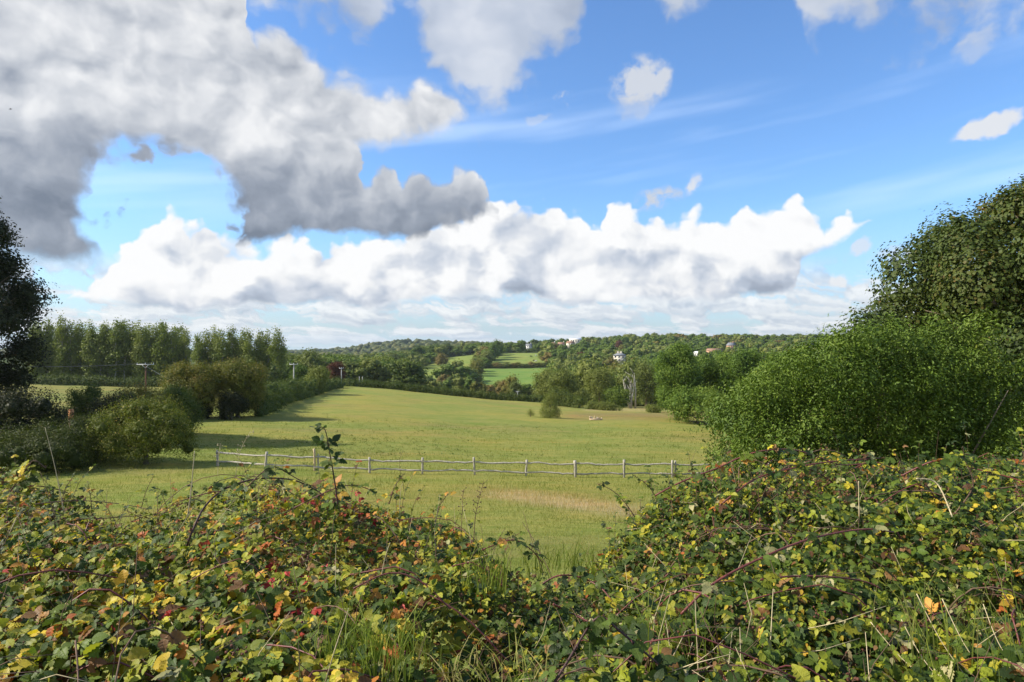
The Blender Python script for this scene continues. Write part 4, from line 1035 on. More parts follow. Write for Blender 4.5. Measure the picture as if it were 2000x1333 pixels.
def fence():
    posts = [(518, 883, 913), (615, 877, 919), (722, 889, 924), (825, 891, 927), (927, 896, 929), (1027, 897, 931), (1124, 899, 933), (1218, 901, 935), (1313, 904, 938), (1405, 906, 941), (1500, 908, 944)]
    Y0 = 42.0
    def pos(i):
        px = posts[i][0]; x = (px - CX) / F * Y0; return np.array([x, Y0, gz(x, Y0)])
    base = pos(4); root = empty('wooden_fence', base, label='weathered split post and rail fence with two wavy rails crossing the pasture', cat='fence')
    r_ = np.random.default_rng(5); tops, lows = [], []
    allp = [pos(i) for i in range(len(posts))]
    first = allp[0]; prev = first + [-3.6, 1.6, 0]; prev[2] = gz(prev[0], prev[1]); prev2 = prev + [-3.4, 2.2, 0]; prev2[2] = gz(prev2[0], prev2[1])
    allp = [prev] + allp
    for i, p in enumerate(allp):
        q = p - base; h = 1.05 + r_.normal(0, 0.04)
        if i == 2: h = 1.36
        ln = [r_.normal(0, 0.03), r_.normal(0, 0.03)]
        if i == 1: ln = [0.10, 0]
        if i == 6: ln = [0.06, 0]
        wd = 0.155 if i not in (7,) else 0.20
        split_log([q + [0, 0, -0.25], q + [ln[0] * .5, ln[1] * .5, h * 0.5], q + [ln[0], ln[1], h]], wd, wd, 300 + i, M_WOOD2 if i == 2 else M_WOOD, 'post', root, n=6, wav=0.006)
        if i in (2, 9): split_log([q + [0.19, 0.03, -0.25], q + [0.20, 0.03, 0.55], q + [0.2, 0.03, 1.02]], 0.11, 0.11, 330 + i, M_WOOD, 'post', root, n=6, wav=0.006)
        tops.append(q + [ln[0] * 0.8, -0.01, 0.82 + r_.normal(0, 0.02)]); lows.append(q + [ln[0] * 0.2, -0.01, 0.24 + r_.normal(0, 0.02)])
    for i in range(len(allp) - 1):
        for row_, nm, sag in ((tops, 'rail', 0.04), (lows, 'rail', -0.03)):
            a, b = row_[i], row_[i + 1]; s = r_.choice([-1, 1]) * 0.04
            pts = [a + [-0.06, 0, 0.0], a * .75 + b * .25 + [0, 0, s - sag * .5], (a + b) / 2 + [0, 0, -sag], a * .25 + b * .75 + [0, 0, -s * 0.7 - sag * .5], b + [0.06, 0, 0.0]]
            split_log(pts, 0.115, 0.115, int(400 + i * 7 + (100 if row_ is lows else 0)), M_WOOD, nm, root, n=13, wav=0.014)
fence()

# ================================================================ poles and wires
M_POLE = simple_mat('creosoted_pole', (0.10, 0.05, 0.03), (0.17, 0.09, 0.055), 8, 0.85, 0.3, (1, 1, .2))
M_POLEW = simple_mat('silvered_pole', (0.34, 0.33, 0.30), (0.50, 0.49, 0.46), 8, 0.85, 0.3, (1, 1, .2))
M_STEEL = simple_mat('galvanised_steel', (0.50, 0.52, 0.54), (0.62, 0.64, 0.66), 20, 0.5, 0.0)
M_WIRE = simple_mat('wire', (0.10, 0.10, 0.11), (0.16, 0.16, 0.17), 20, 0.5, 0.0)
def pole(px, Y, toppy, arm, mat, label, rz=0.0, arms=True, brace=True):
    b = G(px, Y); h = -(toppy - CY) / F * Y - b[2]
    o = empty('utility_pole', b, rz, label=label, cat='pole')
    mb = MB(); mb.tube([(0, 0, -0.3), (0, 0, h * .5), (0, 0, h)], [0.17, 0.15, 0.12], 10); link('post', mb.mesh('post', [mat], smooth=True), o)
    if arms:
        mb = MB(); mb.box((0, -0.16, h - 0.12), (arm, 0.10, 0.12)); link('crossarm', mb.mesh('crossarm', [M_STEEL]), o)
        if brace:
            for s in (-1, 1):
                mb = MB(); mb.tube([(s * arm * 0.18, -0.22, h - 0.2), (0, -0.16, h - 0.8)], 0.035, 5); link('brace', mb.mesh('brace', [M_STEEL]), o)
        for f in (-0.46, 0.0, 0.46):
            mb = MB(); mb.tube([(arm * f, -0.16, h - 0.06), (arm * f, -0.16, h + 0.06), (arm * f, -0.16, h + 0.2)], [0.05, 0.08, 0.04], 8); link('insulator', mb.mesh('insulator', [M_STEEL], smooth=True), o)
    return b, h
b1, h1 = pole(285, 128, 711, 3.3, M_POLE, 'reddish brown wooden pole with a wide pale crossarm standing in the left field')
mb = MB(); mb.box((0, 0, 0), (0.36, 0.03, 0.30)); 
o_ = link('warning_plate', mb.mesh('warning_plate', [simple_mat('yellow_plate', (0.75, 0.60, 0.05), (0.8, 0.65, 0.08), 3, 0.5, 0)]), bpy.data.objects['utility_pole'], (0, -0.2, 1.4))
pole(574, 150, 711, 1.8, M_POLEW, 'silvery pole with a short crossarm behind the tall hedge, nearest of the pale poles', brace=False)
pole(667, 215, 719, 1.4, M_POLEW, 'silvery pole with a short crossarm beside the purple tree', brace=False)
pole(702, 245, 736, 1, M_POLEW, 'left one of two plain short poles past the field corner', arms=False)
pole(708, 246, 736, 1, M_POLEW, 'right one of two plain short poles past the field corner', arms=False)
pole(1011, 225, 765, 1.0, M_POLEW, 'small pale pole with a crossarm just behind the clipped hedge', brace=False)
for i, (dx, dz) in enumerate([(-1.52, 0.15), (0.0, 0.15), (1.52, 0.15)]):
    st = b1 + [dx, -0.16, h1 + dz - 0.02]; en_ = np.array([-96 + dx * 0.2, 96.0 - dx * 1.4, -1.7])
    f = np.linspace(0, 1, 18)[:, None]; pt = st * (1 - f) + en_ * f; pt[:, 2] -= (1.2 * 4 * f * (1 - f))[:, 0]
    mb = MB(); mb.tube(pt, 0.014, 4)
    link('overhead_wire', mb.mesh('overhead_wire', [M_WIRE]), label='thin sagging wire running left from the wide crossarm of the reddish brown pole', cat='wire', group='wires from the brown pole')
mb = MB(); mb.tube([b1 + [0.3, -0.1, h1 - 0.6], b1 + [3.6, 1.0, h1 - 2.9], b1 + [6.3, 2.0, -0.1]], 0.02, 4)
link('stay_wire', mb.mesh('stay_wire', [M_STEEL]), label='pale slanting stay wire on the right side of the reddish brown pole', cat='wire')
# marker post among the left bushes
b = G(139, 50); zt = -(800 - CY) / F * 50 - b[2]
o = empty('marker_post', b, label='thick brown topped post standing among the bushes on the left', cat='post')
mb = MB(); mb.box((0, 0, (zt - .75) / 2), (0.24, 0.24, zt - .75)); link('shaft', mb.mesh('shaft', [M_BARK]), o)
mb = MB(); mb.box((0, 0, zt - 0.37), (0.26, 0.26, 0.75)); link('cap', mb.mesh('cap', [simple_mat('orange_brown_wood', (0.36, 0.15, 0.06), (0.48, 0.24, 0.10), 6, .8, .2)]), o)

# ================================================================ log pile at the crest
def log_pile():
    b = G(1163, 108); b[2] += 0.0; r_ = np.random.default_rng(3)
    root = empty('log_pile', b, label='small heap of pale split logs lying on the crest of the field', cat='log pile')
    for i in range(11):
        x = -0.95 + i * 0.19 + r_.normal(0, .04); h = (0.75 - 0.035 * i) * r_.uniform(0.6, 1.05)
        e = (x + r_.normal(-0.12, .28), r_.normal(0, .25), h)
        mb = MB(); mb.tube([(x, r_.normal(0, .2), -0.1), ((x + e[0]) / 2, 0, h * .5), e], [0.11, 0.12, 0.09], 7, rough=.12)
        link('log', mb.mesh('log', [M_WOOD2 if i % 3 else M_WOOD]), root)
    mb = MB(); mb.tube([(-1.0, -.3, .12), (0, -.35, .14), (1.0, -.3, .1)], .13, 8, rough=.1); link('log', mb.mesh('log', [M_WOOD2]), root)
log_pile()

# ================================================================ buildings on the hillside
M_CREAM = simple_mat('cream_render', (0.60, 0.54, 0.44), (0.70, 0.65, 0.55), 1.2, 0.9, 0)
M_WHITE = simple_mat('white_render', (0.72, 0.71, 0.67), (0.80, 0.79, 0.76), 1.2, 0.9, 0)
M_BRICK = simple_mat('warm_brick', (0.42, 0.24, 0.15), (0.52, 0.34, 0.22), 3, 0.9, 0)
M_SLATE = simple_mat('grey_slate', (0.16, 0.17, 0.19), (0.26, 0.27, 0.29), 2, 0.6, 0)
M_TILE = simple_mat('red_brown_tiles', (0.26, 0.15, 0.10), (0.36, 0.22, 0.15), 2, 0.8, 0)
M_METAL = simple_mat('pale_metal_roof', (0.78, 0.80, 0.82), (0.88, 0.89, 0.90), 1, 0.45, 0)
M_GLASS = simple_mat('window_glass', (0.05, 0.06, 0.07), (0.08, 0.09, 0.10), 1, 0.15, 0, spec=0.6)
def house(name, px, Y, L, D, H, roofh, wall, roof, label, rz=0.0, nwin=3, floors=2, chim=1, hip=False, dz=0.0, cat='house'):
    b = G(px, Y); b[2] += dz
    o = empty(name, b, rz, label=label, cat=cat)
    mb = MB(); mb.box((0, 0, H / 2 - 1.5), (L, D, H + 3)); 
    if not hip:
        for s in (-1, 1):
            x = s * L / 2; mb.add([(x, -D / 2, H), (x, D / 2, H), (x, 0, H + roofh)], None, [(0, 1, 2) if s > 0 else (0, 2, 1)])
    link('wall', mb.mesh('wall', [wall]), o)
    e = 0.35; x0 = L / 2 + e; y0 = D / 2 + e; rx = (L / 2 - D / 2 * 0.9) if hip else x0
    v = [(-x0, -y0, H - .1), (x0, -y0, H - .1), (x0, y0, H - .1), (-x0, y0, H - .1), (-rx, 0, H + roofh + .12), (rx, 0, H + roofh + .12)]
    v += [(p[0], p[1], p[2] + 0.16) for p in v[:4]]
    mb = MB(); mb.add(v, [(0, 1, 7, 6), (1, 2, 8, 7), (2, 3, 9, 8), (3, 0, 6, 9), (6, 7, 5, 4), (8, 9, 4, 5), (3, 2, 1, 0)], [(7, 8, 5), (9, 6, 4)])
    rf = link('roof', mb.mesh('roof', [roof]), o)
    for i in range(chim):
        x = (-1 if i % 2 else 1) * rx * (0.75 - 0.35 * (i // 2)); mb = MB(); mb.box((x, 0.3, H + roofh + 0.4), (0.9, 0.6, 2.2)); mb.box((x, .3, H + roofh + 1.56), (1.05, .75, .14))
        link('chimney', mb.mesh('chimney', [wall]), rf)
    fh = H / floors
    for fl in range(floors):
        for i in range(nwin):
            x = -L / 2 + L * (i + 0.5) / nwin; z = fh * fl + fh * 0.52
            mb = MB(); ww, wh = min(1.2, L / nwin * .55), fh * 0.5
            mb.box((x, -D / 2 - 0.02, z), (ww + .2, 0.08, wh + .2), m=0); w_ = link('window', mb.mesh('window', [M_WHITE]), o)
            mb = MB(); mb.box((x, -D / 2 - 0.07, z), (ww, 0.04, wh)); link('pane', mb.mesh('pane', [M_GLASS]), w_)
    return o
house('villa', 1210, 548, 9.0, 5.5, 5.0, 1.5, M_CREAM, M_SLATE, 'cream two storey villa with a slate roof and several chimneys among the hillside trees', rz=R(-18), chim=4, hip=True, dz=7.9)
house('garage', 1221, 520, 6.5, 4.0, 1.6, 0.7, M_CREAM, M_SLATE, 'low pale outbuilding just below and right of the cream villa', nwin=2, floors=1, chim=0, dz=5.6, cat='outbuilding')
house('hall', 1124, 930, 16, 12, 8.5, 1.2, M_CREAM, M_METAL, 'large building with a bright white roof on the skyline left of the wooded ridge', nwin=5, floors=2, chim=0, dz=4.5, cat='building')
house('cottage', 1114, 900, 9, 7, 5, 2.5, M_CREAM, M_TILE, 'cream cottage in front of the large white roofed building', rz=R(20), dz=4.0)
house('cottage', 1096, 905, 8, 7, 4.5, 2.6, M_CREAM, M_TILE, 'small cream house between the cream cottage and the far pasture', rz=R(-15), dz=3.2)
house('cottage', 1080, 900, 8, 7, 4.5, 2.6, M_WHITE, M_TILE, 'small pale house nearest the right corner of the far pasture', rz=R(35), dz=3.4)
house('cottage', 1033, 905, 7, 6, 4.5, 2.4, M_WHITE, M_SLATE, 'small white house on the skyline above the far pasture', rz=R(10), dz=3.0)
house('barn', 1366, 640, 9, 7, 3.2, 1.2, M_WHITE, M_METAL, 'low white walled barn above the big oaks on the right hillside', nwin=2, floors=1, chim=0, dz=5.4, cat='barn')
house('barn', 1395, 650, 13, 8, 3.0, 1.8, M_BRICK, M_TILE, 'long low brick barn right of the white walled barn', nwin=3, floors=1, chim=0, dz=7.0, cat='barn')
house('cottage', 1428, 760, 8, 7, 3.4, 3.0, M_BRICK, M_SLATE, 'house showing mostly a grey roof higher up behind the long brick barn', rz=R(25), dz=6.2)

# ================================================================ grazing animals
def cow_mesh(mats, name):
    me = bpy.data.meshes.new('tmp')
    vs = [(0.75, 0, 1.15), (0.2, 0, 1.1), (-0.45, 0, 1.15), (-0.8, 0, 1.2), (1.05, 0, 1.05), (1.3, 0, 0.6), (1.5, 0, 0.25),
          (0.7, 0.22, 0.9), (0.7, 0.24, 0.45), (0.72, 0.24, 0.0), (0.7, -0.22, 0.9), (0.66, -0.24, 0.45), (0.68, -0.24, 0.0),
          (-0.75, 0.22, 0.9), (-0.85, 0.24, 0.5), (-0.78, 0.24, 0.0), (-0.75, -0.22, 0.9), (-0.8, -0.24, 0.5), (-0.7, -0.24, 0.0), (-0.98, 0, 1.15), (-1.02, 0, 0.55)]
    ed = [(0, 1), (1, 2), (2, 3), (0, 4), (4, 5), (5, 6), (0, 7), (7, 8), (8, 9), (0, 10), (10, 11), (11, 12), (3, 13), (13, 14), (14, 15), (3, 16), (16, 17), (17, 18), (3, 19), (19, 20)]
    rd = [.36, .40, .40, .32, .24, .18, .11, .16, .08, .07, .16, .08, .07, .19, .10, .07, .19, .10, .07, .05, .04]
    me.from_pydata(vs, ed, []); o = bpy.data.objects.new('tmp', me); COL.objects.link(o)
    md = o.modifiers.new('s', 'SKIN')
    for v, r_ in zip(me.skin_vertices[0].data, rd): v.radius = (r_, r_)
    me.skin_vertices[0].data[2].use_root = True
    o.modifiers.new('d', 'SUBSURF').levels = 1
    dg = bpy.context.evaluated_depsgraph_get(); dg.update()
    m2 = bpy.data.meshes.new_from_object(o.evaluated_get(dg)); m2.name = name
    bpy.data.objects.remove(o); m2.materials.clear(); m2.materials.append(mats)
    for p in m2.polygons: p.use_smooth = True
    return m2
M_COWW = simple_mat('white_hide', (0.62, 0.58, 0.50), (0.78, 0.75, 0.70), 3, 0.9, 0)
M_COWB = simple_mat('black_hide', (0.02, 0.018, 0.016), (0.05, 0.04, 0.035), 3, 0.8, 0)
cw, cb = cow_mesh(M_COWW, 'cow_white'), cow_mesh(M_COWB, 'cow_black')
for px, Y, m_, rz, lb in [(1066, 800, cw, 0.3, 'white cow at the top right corner of the far pasture'), (1054, 735, cw, 2.9, 'white cow nearest the middle of the right side of the far pasture'), (1047, 742, cw, 0.2, 'small looking white cow left of the others on the right side of the far pasture'),
                          (1047, 672, cw, 3.3, 'white cow lowest on the slope of the far pasture'), (1037, 728, cb, 0.2, 'black cow farthest left in the herd on the far pasture'), (1056, 712, cb, 2.8, 'black cow on the right, below the white ones on the far pasture'), (1043, 678, cb, 0.4, 'black cow beside the lowest white cow on the far pasture')]:
    c = link('cow', m_, None, G(px, Y), label=lb, cat='cow', group='cattle grazing the far pasture'); c.rotation_euler = (0, 0, rz); c.scale = (1.15,) * 3

# ================================================================ bird high on the left
def bird():
    mb = MB(); mb.tube([(-.28, 0, 0), (-.12, 0, .01), (.1, 0, .02), (.24, 0, .03), (.32, 0, .02)], [.02, .06, .075, .045, .012], 8)
    for s in (-1, 1):
        v = [(.12, s * .05, .03), (.16, s * .32, .15), (.06, s * .70, .11), (-.04, s * .66, .10), (-.02, s * .3, .12), (-.08, s * .05, .03)]
        v += [(a, b, c - 0.015) for a, b, c in v]
        mb.add(v, [(0, 1, 4, 5), (1, 2, 3, 4), (6, 11, 10, 7), (7, 10, 9, 8), (0, 5, 11, 6), (0, 6, 7, 1), (1, 7, 8, 2), (2, 8, 9, 3), (3, 9, 10, 4), (4, 10, 11, 5)])
    mb.add([(-.26, .02, .01), (-.42, .08, .0), (-.42, -.08, .0), (-.26, -.02, .01), (-.26, .02, -.01), (-.42, .08, -.015), (-.42, -.08, -.015), (-.26, -.02, -.01)], [(0, 1, 2, 3), (7, 6, 5, 4), (0, 4, 5, 1), (1, 5, 6, 2), (2, 6, 7, 3)])
    o = link('bird', mb.mesh('bird', [M_COWB], smooth=True), None, P(21, 214, 150), label='small dark bird gliding against the grey cloud at the upper left', cat='bird')
    o.rotation_euler = (R(12), R(-10), R(15))
bird()

# ================================================================ bramble thicket in the foreground
def mk_bramble_mat(name='bramble_leaves'):
    m, nt, b = new_mat(name)
    c = attr(nt, 'col')
    uvn = nt.nodes.new('ShaderNodeUVMap'); u, v, _ = sep(nt, uvn.outputs[0])
    # side veins: stripes running forward from the midrib
    au = (u - 0.5)._m('ABSOLUTE', u - 0.5)
    st = (v * 9.0 - au * 9.0)
    vein = st._m('FRACT', st)
    vein = (vein - 0.5)._m('ABSOLUTE', vein - 0.5) * 2.0
    vn = vein.sm(0.72, 1.0).max(au.sm(0.045, 0.0))
    geo = nt.nodes.new('ShaderNodeNewGeometry')
    blot = noise(nt, geo.outputs['Position'], 60.0, 2.0, 0.6)
    c1 = mixc(nt, vn * 0.30, c, mixc(nt, 1.0, c, (1.5, 1.4, 1.3), 'MULTIPLY'))
    c1 = mixc(nt, blot.sm(0.55, 0.75) * 0.5, c1, mixc(nt, 1.0, c1, (0.75, 0.62, 0.5), 'MULTIPLY'))
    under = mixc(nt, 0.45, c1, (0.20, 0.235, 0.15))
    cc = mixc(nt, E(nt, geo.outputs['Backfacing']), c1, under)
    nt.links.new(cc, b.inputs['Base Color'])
    b.inputs['Roughness'].default_value = 0.5; b.inputs['Specular IOR Level'].default_value = 0.30
    bp = nt.nodes.new('ShaderNodeBump'); bp.inputs['Strength'].default_value = 0.5; bp.inputs['Distance'].default_value = 0.002; bp.invert = True
    nt.links.new(vn.v, bp.inputs['Height']); nt.links.new(bp.outputs[0], b.inputs['Normal'])
    tr = nt.nodes.new('ShaderNodeBsdfTranslucent'); nt.links.new(mixc(nt, 1.0, c1, (1.15, 1.25, 0.45), 'MULTIPLY'), tr.inputs[0])
    mx = nt.nodes.new('ShaderNodeMixShader'); mx.inputs[0].default_value = 0.30
    nt.links.new(b.outputs[0], mx.inputs[1]); nt.links.new(tr.outputs[0], mx.inputs[2]); nt.links.new(mx.outputs[0], nt.nodes['Material Output'].inputs[0])
    return m
M_BRAM = mk_bramble_mat()
M_CANE = simple_mat('red_cane', (0.10, 0.028, 0.026), (0.19, 0.05, 0.04), 12, 0.5, 0.2, spec=0.4)
M_CANED = simple_mat('brown_cane', (0.09, 0.055, 0.04), (0.18, 0.11, 0.07), 12, 0.7, 0.2)
M_CANEP = simple_mat('purple_brown_cane', (0.05, 0.028, 0.028), (0.10, 0.055, 0.05), 12, 0.6, 0.2)
M_STRAW = simple_mat('dry_stalk', (0.42, 0.34, 0.19), (0.60, 0.50, 0.31), 20, 0.8, 0)
M_BERRY = simple_mat('withered_fruit', (0.07, 0.03, 0.02), (0.20, 0.08, 0.05), 60, 0.6, 0)
# leaflet template: midrib + serrated halves
def leaflet_template(n, serr, wid=0.40, tip=1.0):
    l = np.linspace(0, 1, n + 1)
    w = wid * np.sin(np.pi * l ** 0.80) ** 0.85 * (1 - 0.25 * l)
    w[0] = 0.0
    L, U, Vv = [], [], []
    V = []; uv = []
    for i in range(n + 1):
        V.append((0, l[i], -0.12 * l[i] ** 2)); uv.append((0.5, l[i]))
    for s in (-1, 1):
        for i in range(1, n):
            k = (1 + serr * (1 if i % 2 else -1)); y = l[i] + (0.35 / n * (1 if i % 2 else -0.6) * serr * 4)
            V.append((s * w[i] * k, y, -0.12 * y * y + 0.16 * w[i] * (1 if serr == 0 else (1 + 0.5 * (-1) ** i)))); uv.append((0.5 + s * 0.5, l[i]))
    T, Q = [], []
    for si, s in enumerate((-1, 1)):
        o = n + 1 + si * (n - 1); e = lambda i: o + i - 1
        def f(*a): return a if s > 0 else a[::-1]
        T.append(f(0, e(1), 1)); T.append(f(n - 1, e(n - 1), n))
        for i in range(1, n - 1): Q.append(f(i, e(i), e(i + 1), i + 1))
    return np.array(V, float), np.array(uv, float), np.array(T), np.array(Q)
T_HI = leaflet_template(10, 0.09); T_LO = leaflet_template(4, 0.0); T_NET = leaflet_template(5, 0.0, 0.26)
def place_leaves(tpl, org, dirv, nrm, size, wmul=1.0):
    """instances of a leaflet template written into one mesh"""
    V, uv, T, Q = tpl; m = len(org)
    y = dirv / (np.linalg.norm(dirv, axis=1)[:, None] + 1e-9)
    z = nrm - y * np.sum(nrm * y, 1)[:, None]; z /= np.linalg.norm(z, axis=1)[:, None] + 1e-9
    x = np.cross(y, z)
    cur = rng.uniform(0.4, 2.6, m)[:, None]; wob = rng.uniform(-0.25, 0.25, m)[:, None]
    s = size[:, None]
    vx = V[:, 0][None] * s * wmul; vy = V[:, 1][None] * s; vz = (V[:, 2][None] * cur + wob * V[:, 0][None] * V[:, 1][None]) * s
    W = org[:, None, :] + vx[..., None] * x[:, None, :] + vy[..., None] * y[:, None, :] + vz[..., None] * z[:, None, :]
    k = len(V); o = (np.arange(m) * k)[:, None, None]
    return W.reshape(-1, 3), np.tile(uv, (m, 1)), (T[None] + o).reshape(-1, 3), (Q[None] + o).reshape(-1, 4), k
def lin(*c): return np.array([[((q / 255 + 0.055) / 1.055) ** 2.4 for q in x] for x in c])
PAL = {   # measured leaf pigments (display values, turned to albedo)
 'green': lin((78, 104, 34), (90, 116, 38), (70, 94, 36), (100, 124, 42), (84, 108, 46)),
 'deep': lin((58, 84, 38), (66, 92, 42), (54, 76, 38)),
 'lime': lin((134, 150, 46), (148, 158, 48), (120, 138, 42), (152, 160, 62)),
 'yellow': lin((184, 178, 56), (196, 180, 62), (170, 172, 54), (188, 160, 58)),
 'orange': lin((190, 130, 60), (176, 104, 54), (196, 150, 80)),
 'red': lin((176, 56, 60), (160, 48, 44), (196, 92, 92)),
 'brown': lin((120, 88, 56), (96, 70, 46), (140, 110, 76)),
 'pale': lin((168, 170, 136), (156, 164, 124))}
KEYS = list(PAL)
def pick_cols(prob):
    """prob (m, len(KEYS)) -> albedo colours"""
    c = np.cumsum(prob / prob.sum(1)[:, None], 1); k = (rng.random(len(prob))[:, None] > c).sum(1); k = np.clip(k, 0, len(KEYS) - 1)
    out = np.zeros((len(prob), 3))
    for i, nm in enumerate(KEYS):
        m = k == i; p = PAL[nm]; out[m] = p[rng.integers(len(p), size=m.sum())]
    return out * rng.uniform(0.60, 1.14, (len(prob), 1)) * [1.13, 1.0, 0.80]
# top surface of the thicket, from its outline in the photo
SIL = np.array([(-400, 900), (0, 925), (60, 930), (120, 955), (170, 982), (220, 998), (300, 1002), (350, 992), (400, 985), (450, 962), (520, 945), (580, 948), (640, 945), (700, 975), (760, 985), (830, 1005), (900, 1030), (940, 1060), (985, 1095), (1040, 1130), (1100, 1148), (1160, 1120), (1215, 1070), (1250, 1015), (1300, 960), (1350, 935), (1420, 915), (1500, 905), (1580, 900), (1700, 915), (1800, 920), (1900, 930), (2000, 935), (2400, 930)], float)
def top_z(X, Y):
    px = CX + F * X / Y
    s = np.interp(px, SIL[:, 0], SIL[:, 1])
    yb = 4.9; zb = -(s - CY) / F * yb
    dip = np.exp(-((px - 960) / 130.0) ** 2) * 0.30
    zn = -1.03 - dip
    t = np.clip((Y - 2.0) / (yb - 2.0), 0, 1); t = t * t * (3 - 2 * t)
    # each side keeps a hump about two thirds back
    z = zn * (1 - t) + zb * t
    back = np.clip((Y - yb) / 1.6, 0, 1); z = z - back * 1.5
    z = z + 0.42 * (vn(X, Y, 1.5, 4, 4) - 0.5)
    return z
def nz(X, Y, f, s):   # smooth pseudo random field 0..1
    return 0.5 + 0.25 * (np.sin(X * f + s) * np.sin(Y * f * 1.2 + s * 2.1) + np.sin(X * f * 2.3 + 1.7 * s + Y * f) * np.sin(Y * f * 1.9 - X * f * 0.7 + s)) * 1.6
REG = {'left': (-9.0, 955.0), 'middle': (955.0, 1215.0), 'right': (1215.0, 9e9)}
class Acc:
    def __init__(s): s.V, s.U, s.T, s.Q, s.C, s.n = [], [], [], [], [], 0
    def add(s, W, uv, T, Q, k, col):
        s.V.append(W); s.U.append(uv); s.T.append(T + s.n); s.Q.append(Q + s.n); s.C.append(np.repeat(col, k, 0)); s.n += len(W)
    def mesh(s, name): return np_mesh(name, np.vstack(s.V), [np.vstack(s.T), np.vstack(s.Q)], [M_BRAM], attrs={'col': np.vstack(s.C)}, uv=np.vstack(s.U), smooth=True)
ACC = {k: Acc() for k in REG}; NET = Acc()
def region_of(px):
    edge = rng.normal(0, 14, len(px))
    return np.where(px + edge < 955, 0, np.where(px + edge < 1215, 1, 2))
def leaf_probs(X, Y, Z):
    px = CX + F * X / Y; py = CY - Z / Y * F; m = len(px)
    L = 1 / (1 + np.exp((px - 1010) / 45.0)); n = nz(X, Y, 1.9, 3.0); n2 = nz(X, Y, 3.7, 1.0)
    def g(cx, cy, sx, sy): return np.exp(-((px - cx) / sx) ** 2 - ((py - cy) / sy) ** 2)
    pr = np.zeros((m, len(KEYS)))
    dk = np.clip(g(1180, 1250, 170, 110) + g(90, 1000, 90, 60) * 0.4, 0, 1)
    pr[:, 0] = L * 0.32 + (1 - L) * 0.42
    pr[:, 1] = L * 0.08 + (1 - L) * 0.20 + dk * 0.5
    pr[:, 2] = L * (0.18 + 0.25 * n) + (1 - L) * (0.10 + 0.18 * n)
    pr[:, 3] = L * (0.06 + 0.30 * n2 ** 2) + (1 - L) * 0.03
    pr[:, 4] = L * 0.06 + (1 - L) * 0.008 + 0.10 * g(760, 1010, 140, 60) + 0.12 * g(1400, 930, 120, 40)
    pr[:, 5] = L * 0.004 + 0.55 * g(680, 955, 34, 26) + 0.10 * g(560, 1130, 70, 40) + 0.02 * g(600, 1180, 90, 60) + .06 * g(600, 1000, 60, 40)
    pr[:, 6] = L * 0.05 + (1 - L) * 0.05 + 0.25 * g(950, 1290, 70, 45)
    pr[:, 7] = 0.012 + 0.02 * (1 - L)
    return pr
def compound(C, axis, up, size, cols, acc_idx, near, three=None):
    """trifoliate bramble leaves at C pointing along axis"""
    m = len(C); axis = axis / np.linalg.norm(axis, axis=1)[:, None]
    side = np.cross(axis, up); side /= np.linalg.norm(side, axis=1)[:, None] + 1e-9
    for k, (ang, sc, off) in enumerate([(0.0, 1.0, 0.28), (1.15, 0.84, 0.04), (-1.15, 0.84, 0.04)]):
        a = ang + rng.normal(0, 0.12, m)
        d = axis * np.cos(a)[:, None] + side * np.sin(a)[:, None] - up * rng.uniform(-0.1, 0.45, m)[:, None]
        nr = up + rng.normal(0, 0.22, (m, 3)) + axis * 0.1
        o = C + axis * (size * off)[:, None]
        sz = size * sc * rng.uniform(0.85, 1.12, m)
        cc = cols * rng.uniform(0.88, 1.12, (m, 1))
        for ai, nm in enumerate(REG):
            for hi in (True, False):
                msk = (acc_idx == ai) & (near == hi)
                if msk.any():
                    W, uv, T, Q, kk = place_leaves(T_HI if hi else T_LO, o[msk], d[msk], nr[msk], sz[msk], 1.0)
                    ACC[nm].add(W, uv, T, Q, kk, cc[msk])
def scatter_leaves(n, ymin, ymax):
    # density roughly constant per solid angle with a floor: sample distance with density ~ Y^0.4
    Y = (ymin ** 1.3 + rng.random(n) * (ymax ** 1.3 - ymin ** 1.3)) ** (1 / 1.3)
    px = rng.uniform(-330, 2330, n); X = (px - CX) / F * Y
    dep = rng.exponential(0.15, n) - 0.03
    Z = top_z(X, Y) - dep
    # thin the open edge left of centre, where field shows between stalks
    thin = np.exp(-((px - 250) / 110.0) ** 2) * np.clip((Y - 4.2) / 0.7, 0, 1) * 0.45 + np.exp(-((px - 1110) / 90.0) ** 2) * np.clip((Y - 4.2) / 0.6, 0, 1) * 0.5
    gap = np.exp(-((px - 960) / 55.0) ** 2) * np.clip((3.0 - Y) / 0.5, 0, 1) * 0.75
    hole = np.clip((vn(X, Y, 2.2, 3, 6) - 0.53) / 0.10, 0, 1) * 0.80
    keep = rng.random(n) > np.maximum.reduce([thin, gap, hole])
    X, Y, Z, px, dep = X[keep], Y[keep], Z[keep], px[keep], dep[keep]; m = len(X)
    C = np.stack([X, Y, Z], 1)
    up = np.stack([rng.normal(-0.25, 0.42, m), rng.normal(-0.50, 0.42, m), np.full(m, 0.9)], 1); up /= np.linalg.norm(up, axis=1)[:, None]
    a = rng.uniform(0, 2 * np.pi, m); ax = np.stack([np.cos(a), np.sin(a) * 0.8 - 0.25, rng.normal(-0.05, 0.35, m)], 1)
    pr = leaf_probs(X, Y, Z); pr[:, 6] += np.clip(dep - 0.10, 0, 0.3) * 1.5
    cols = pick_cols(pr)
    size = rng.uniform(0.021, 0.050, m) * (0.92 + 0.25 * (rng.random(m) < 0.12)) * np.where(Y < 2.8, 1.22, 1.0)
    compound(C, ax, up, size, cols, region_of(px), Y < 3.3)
scatter_leaves(62000, 1.55, 5.9)
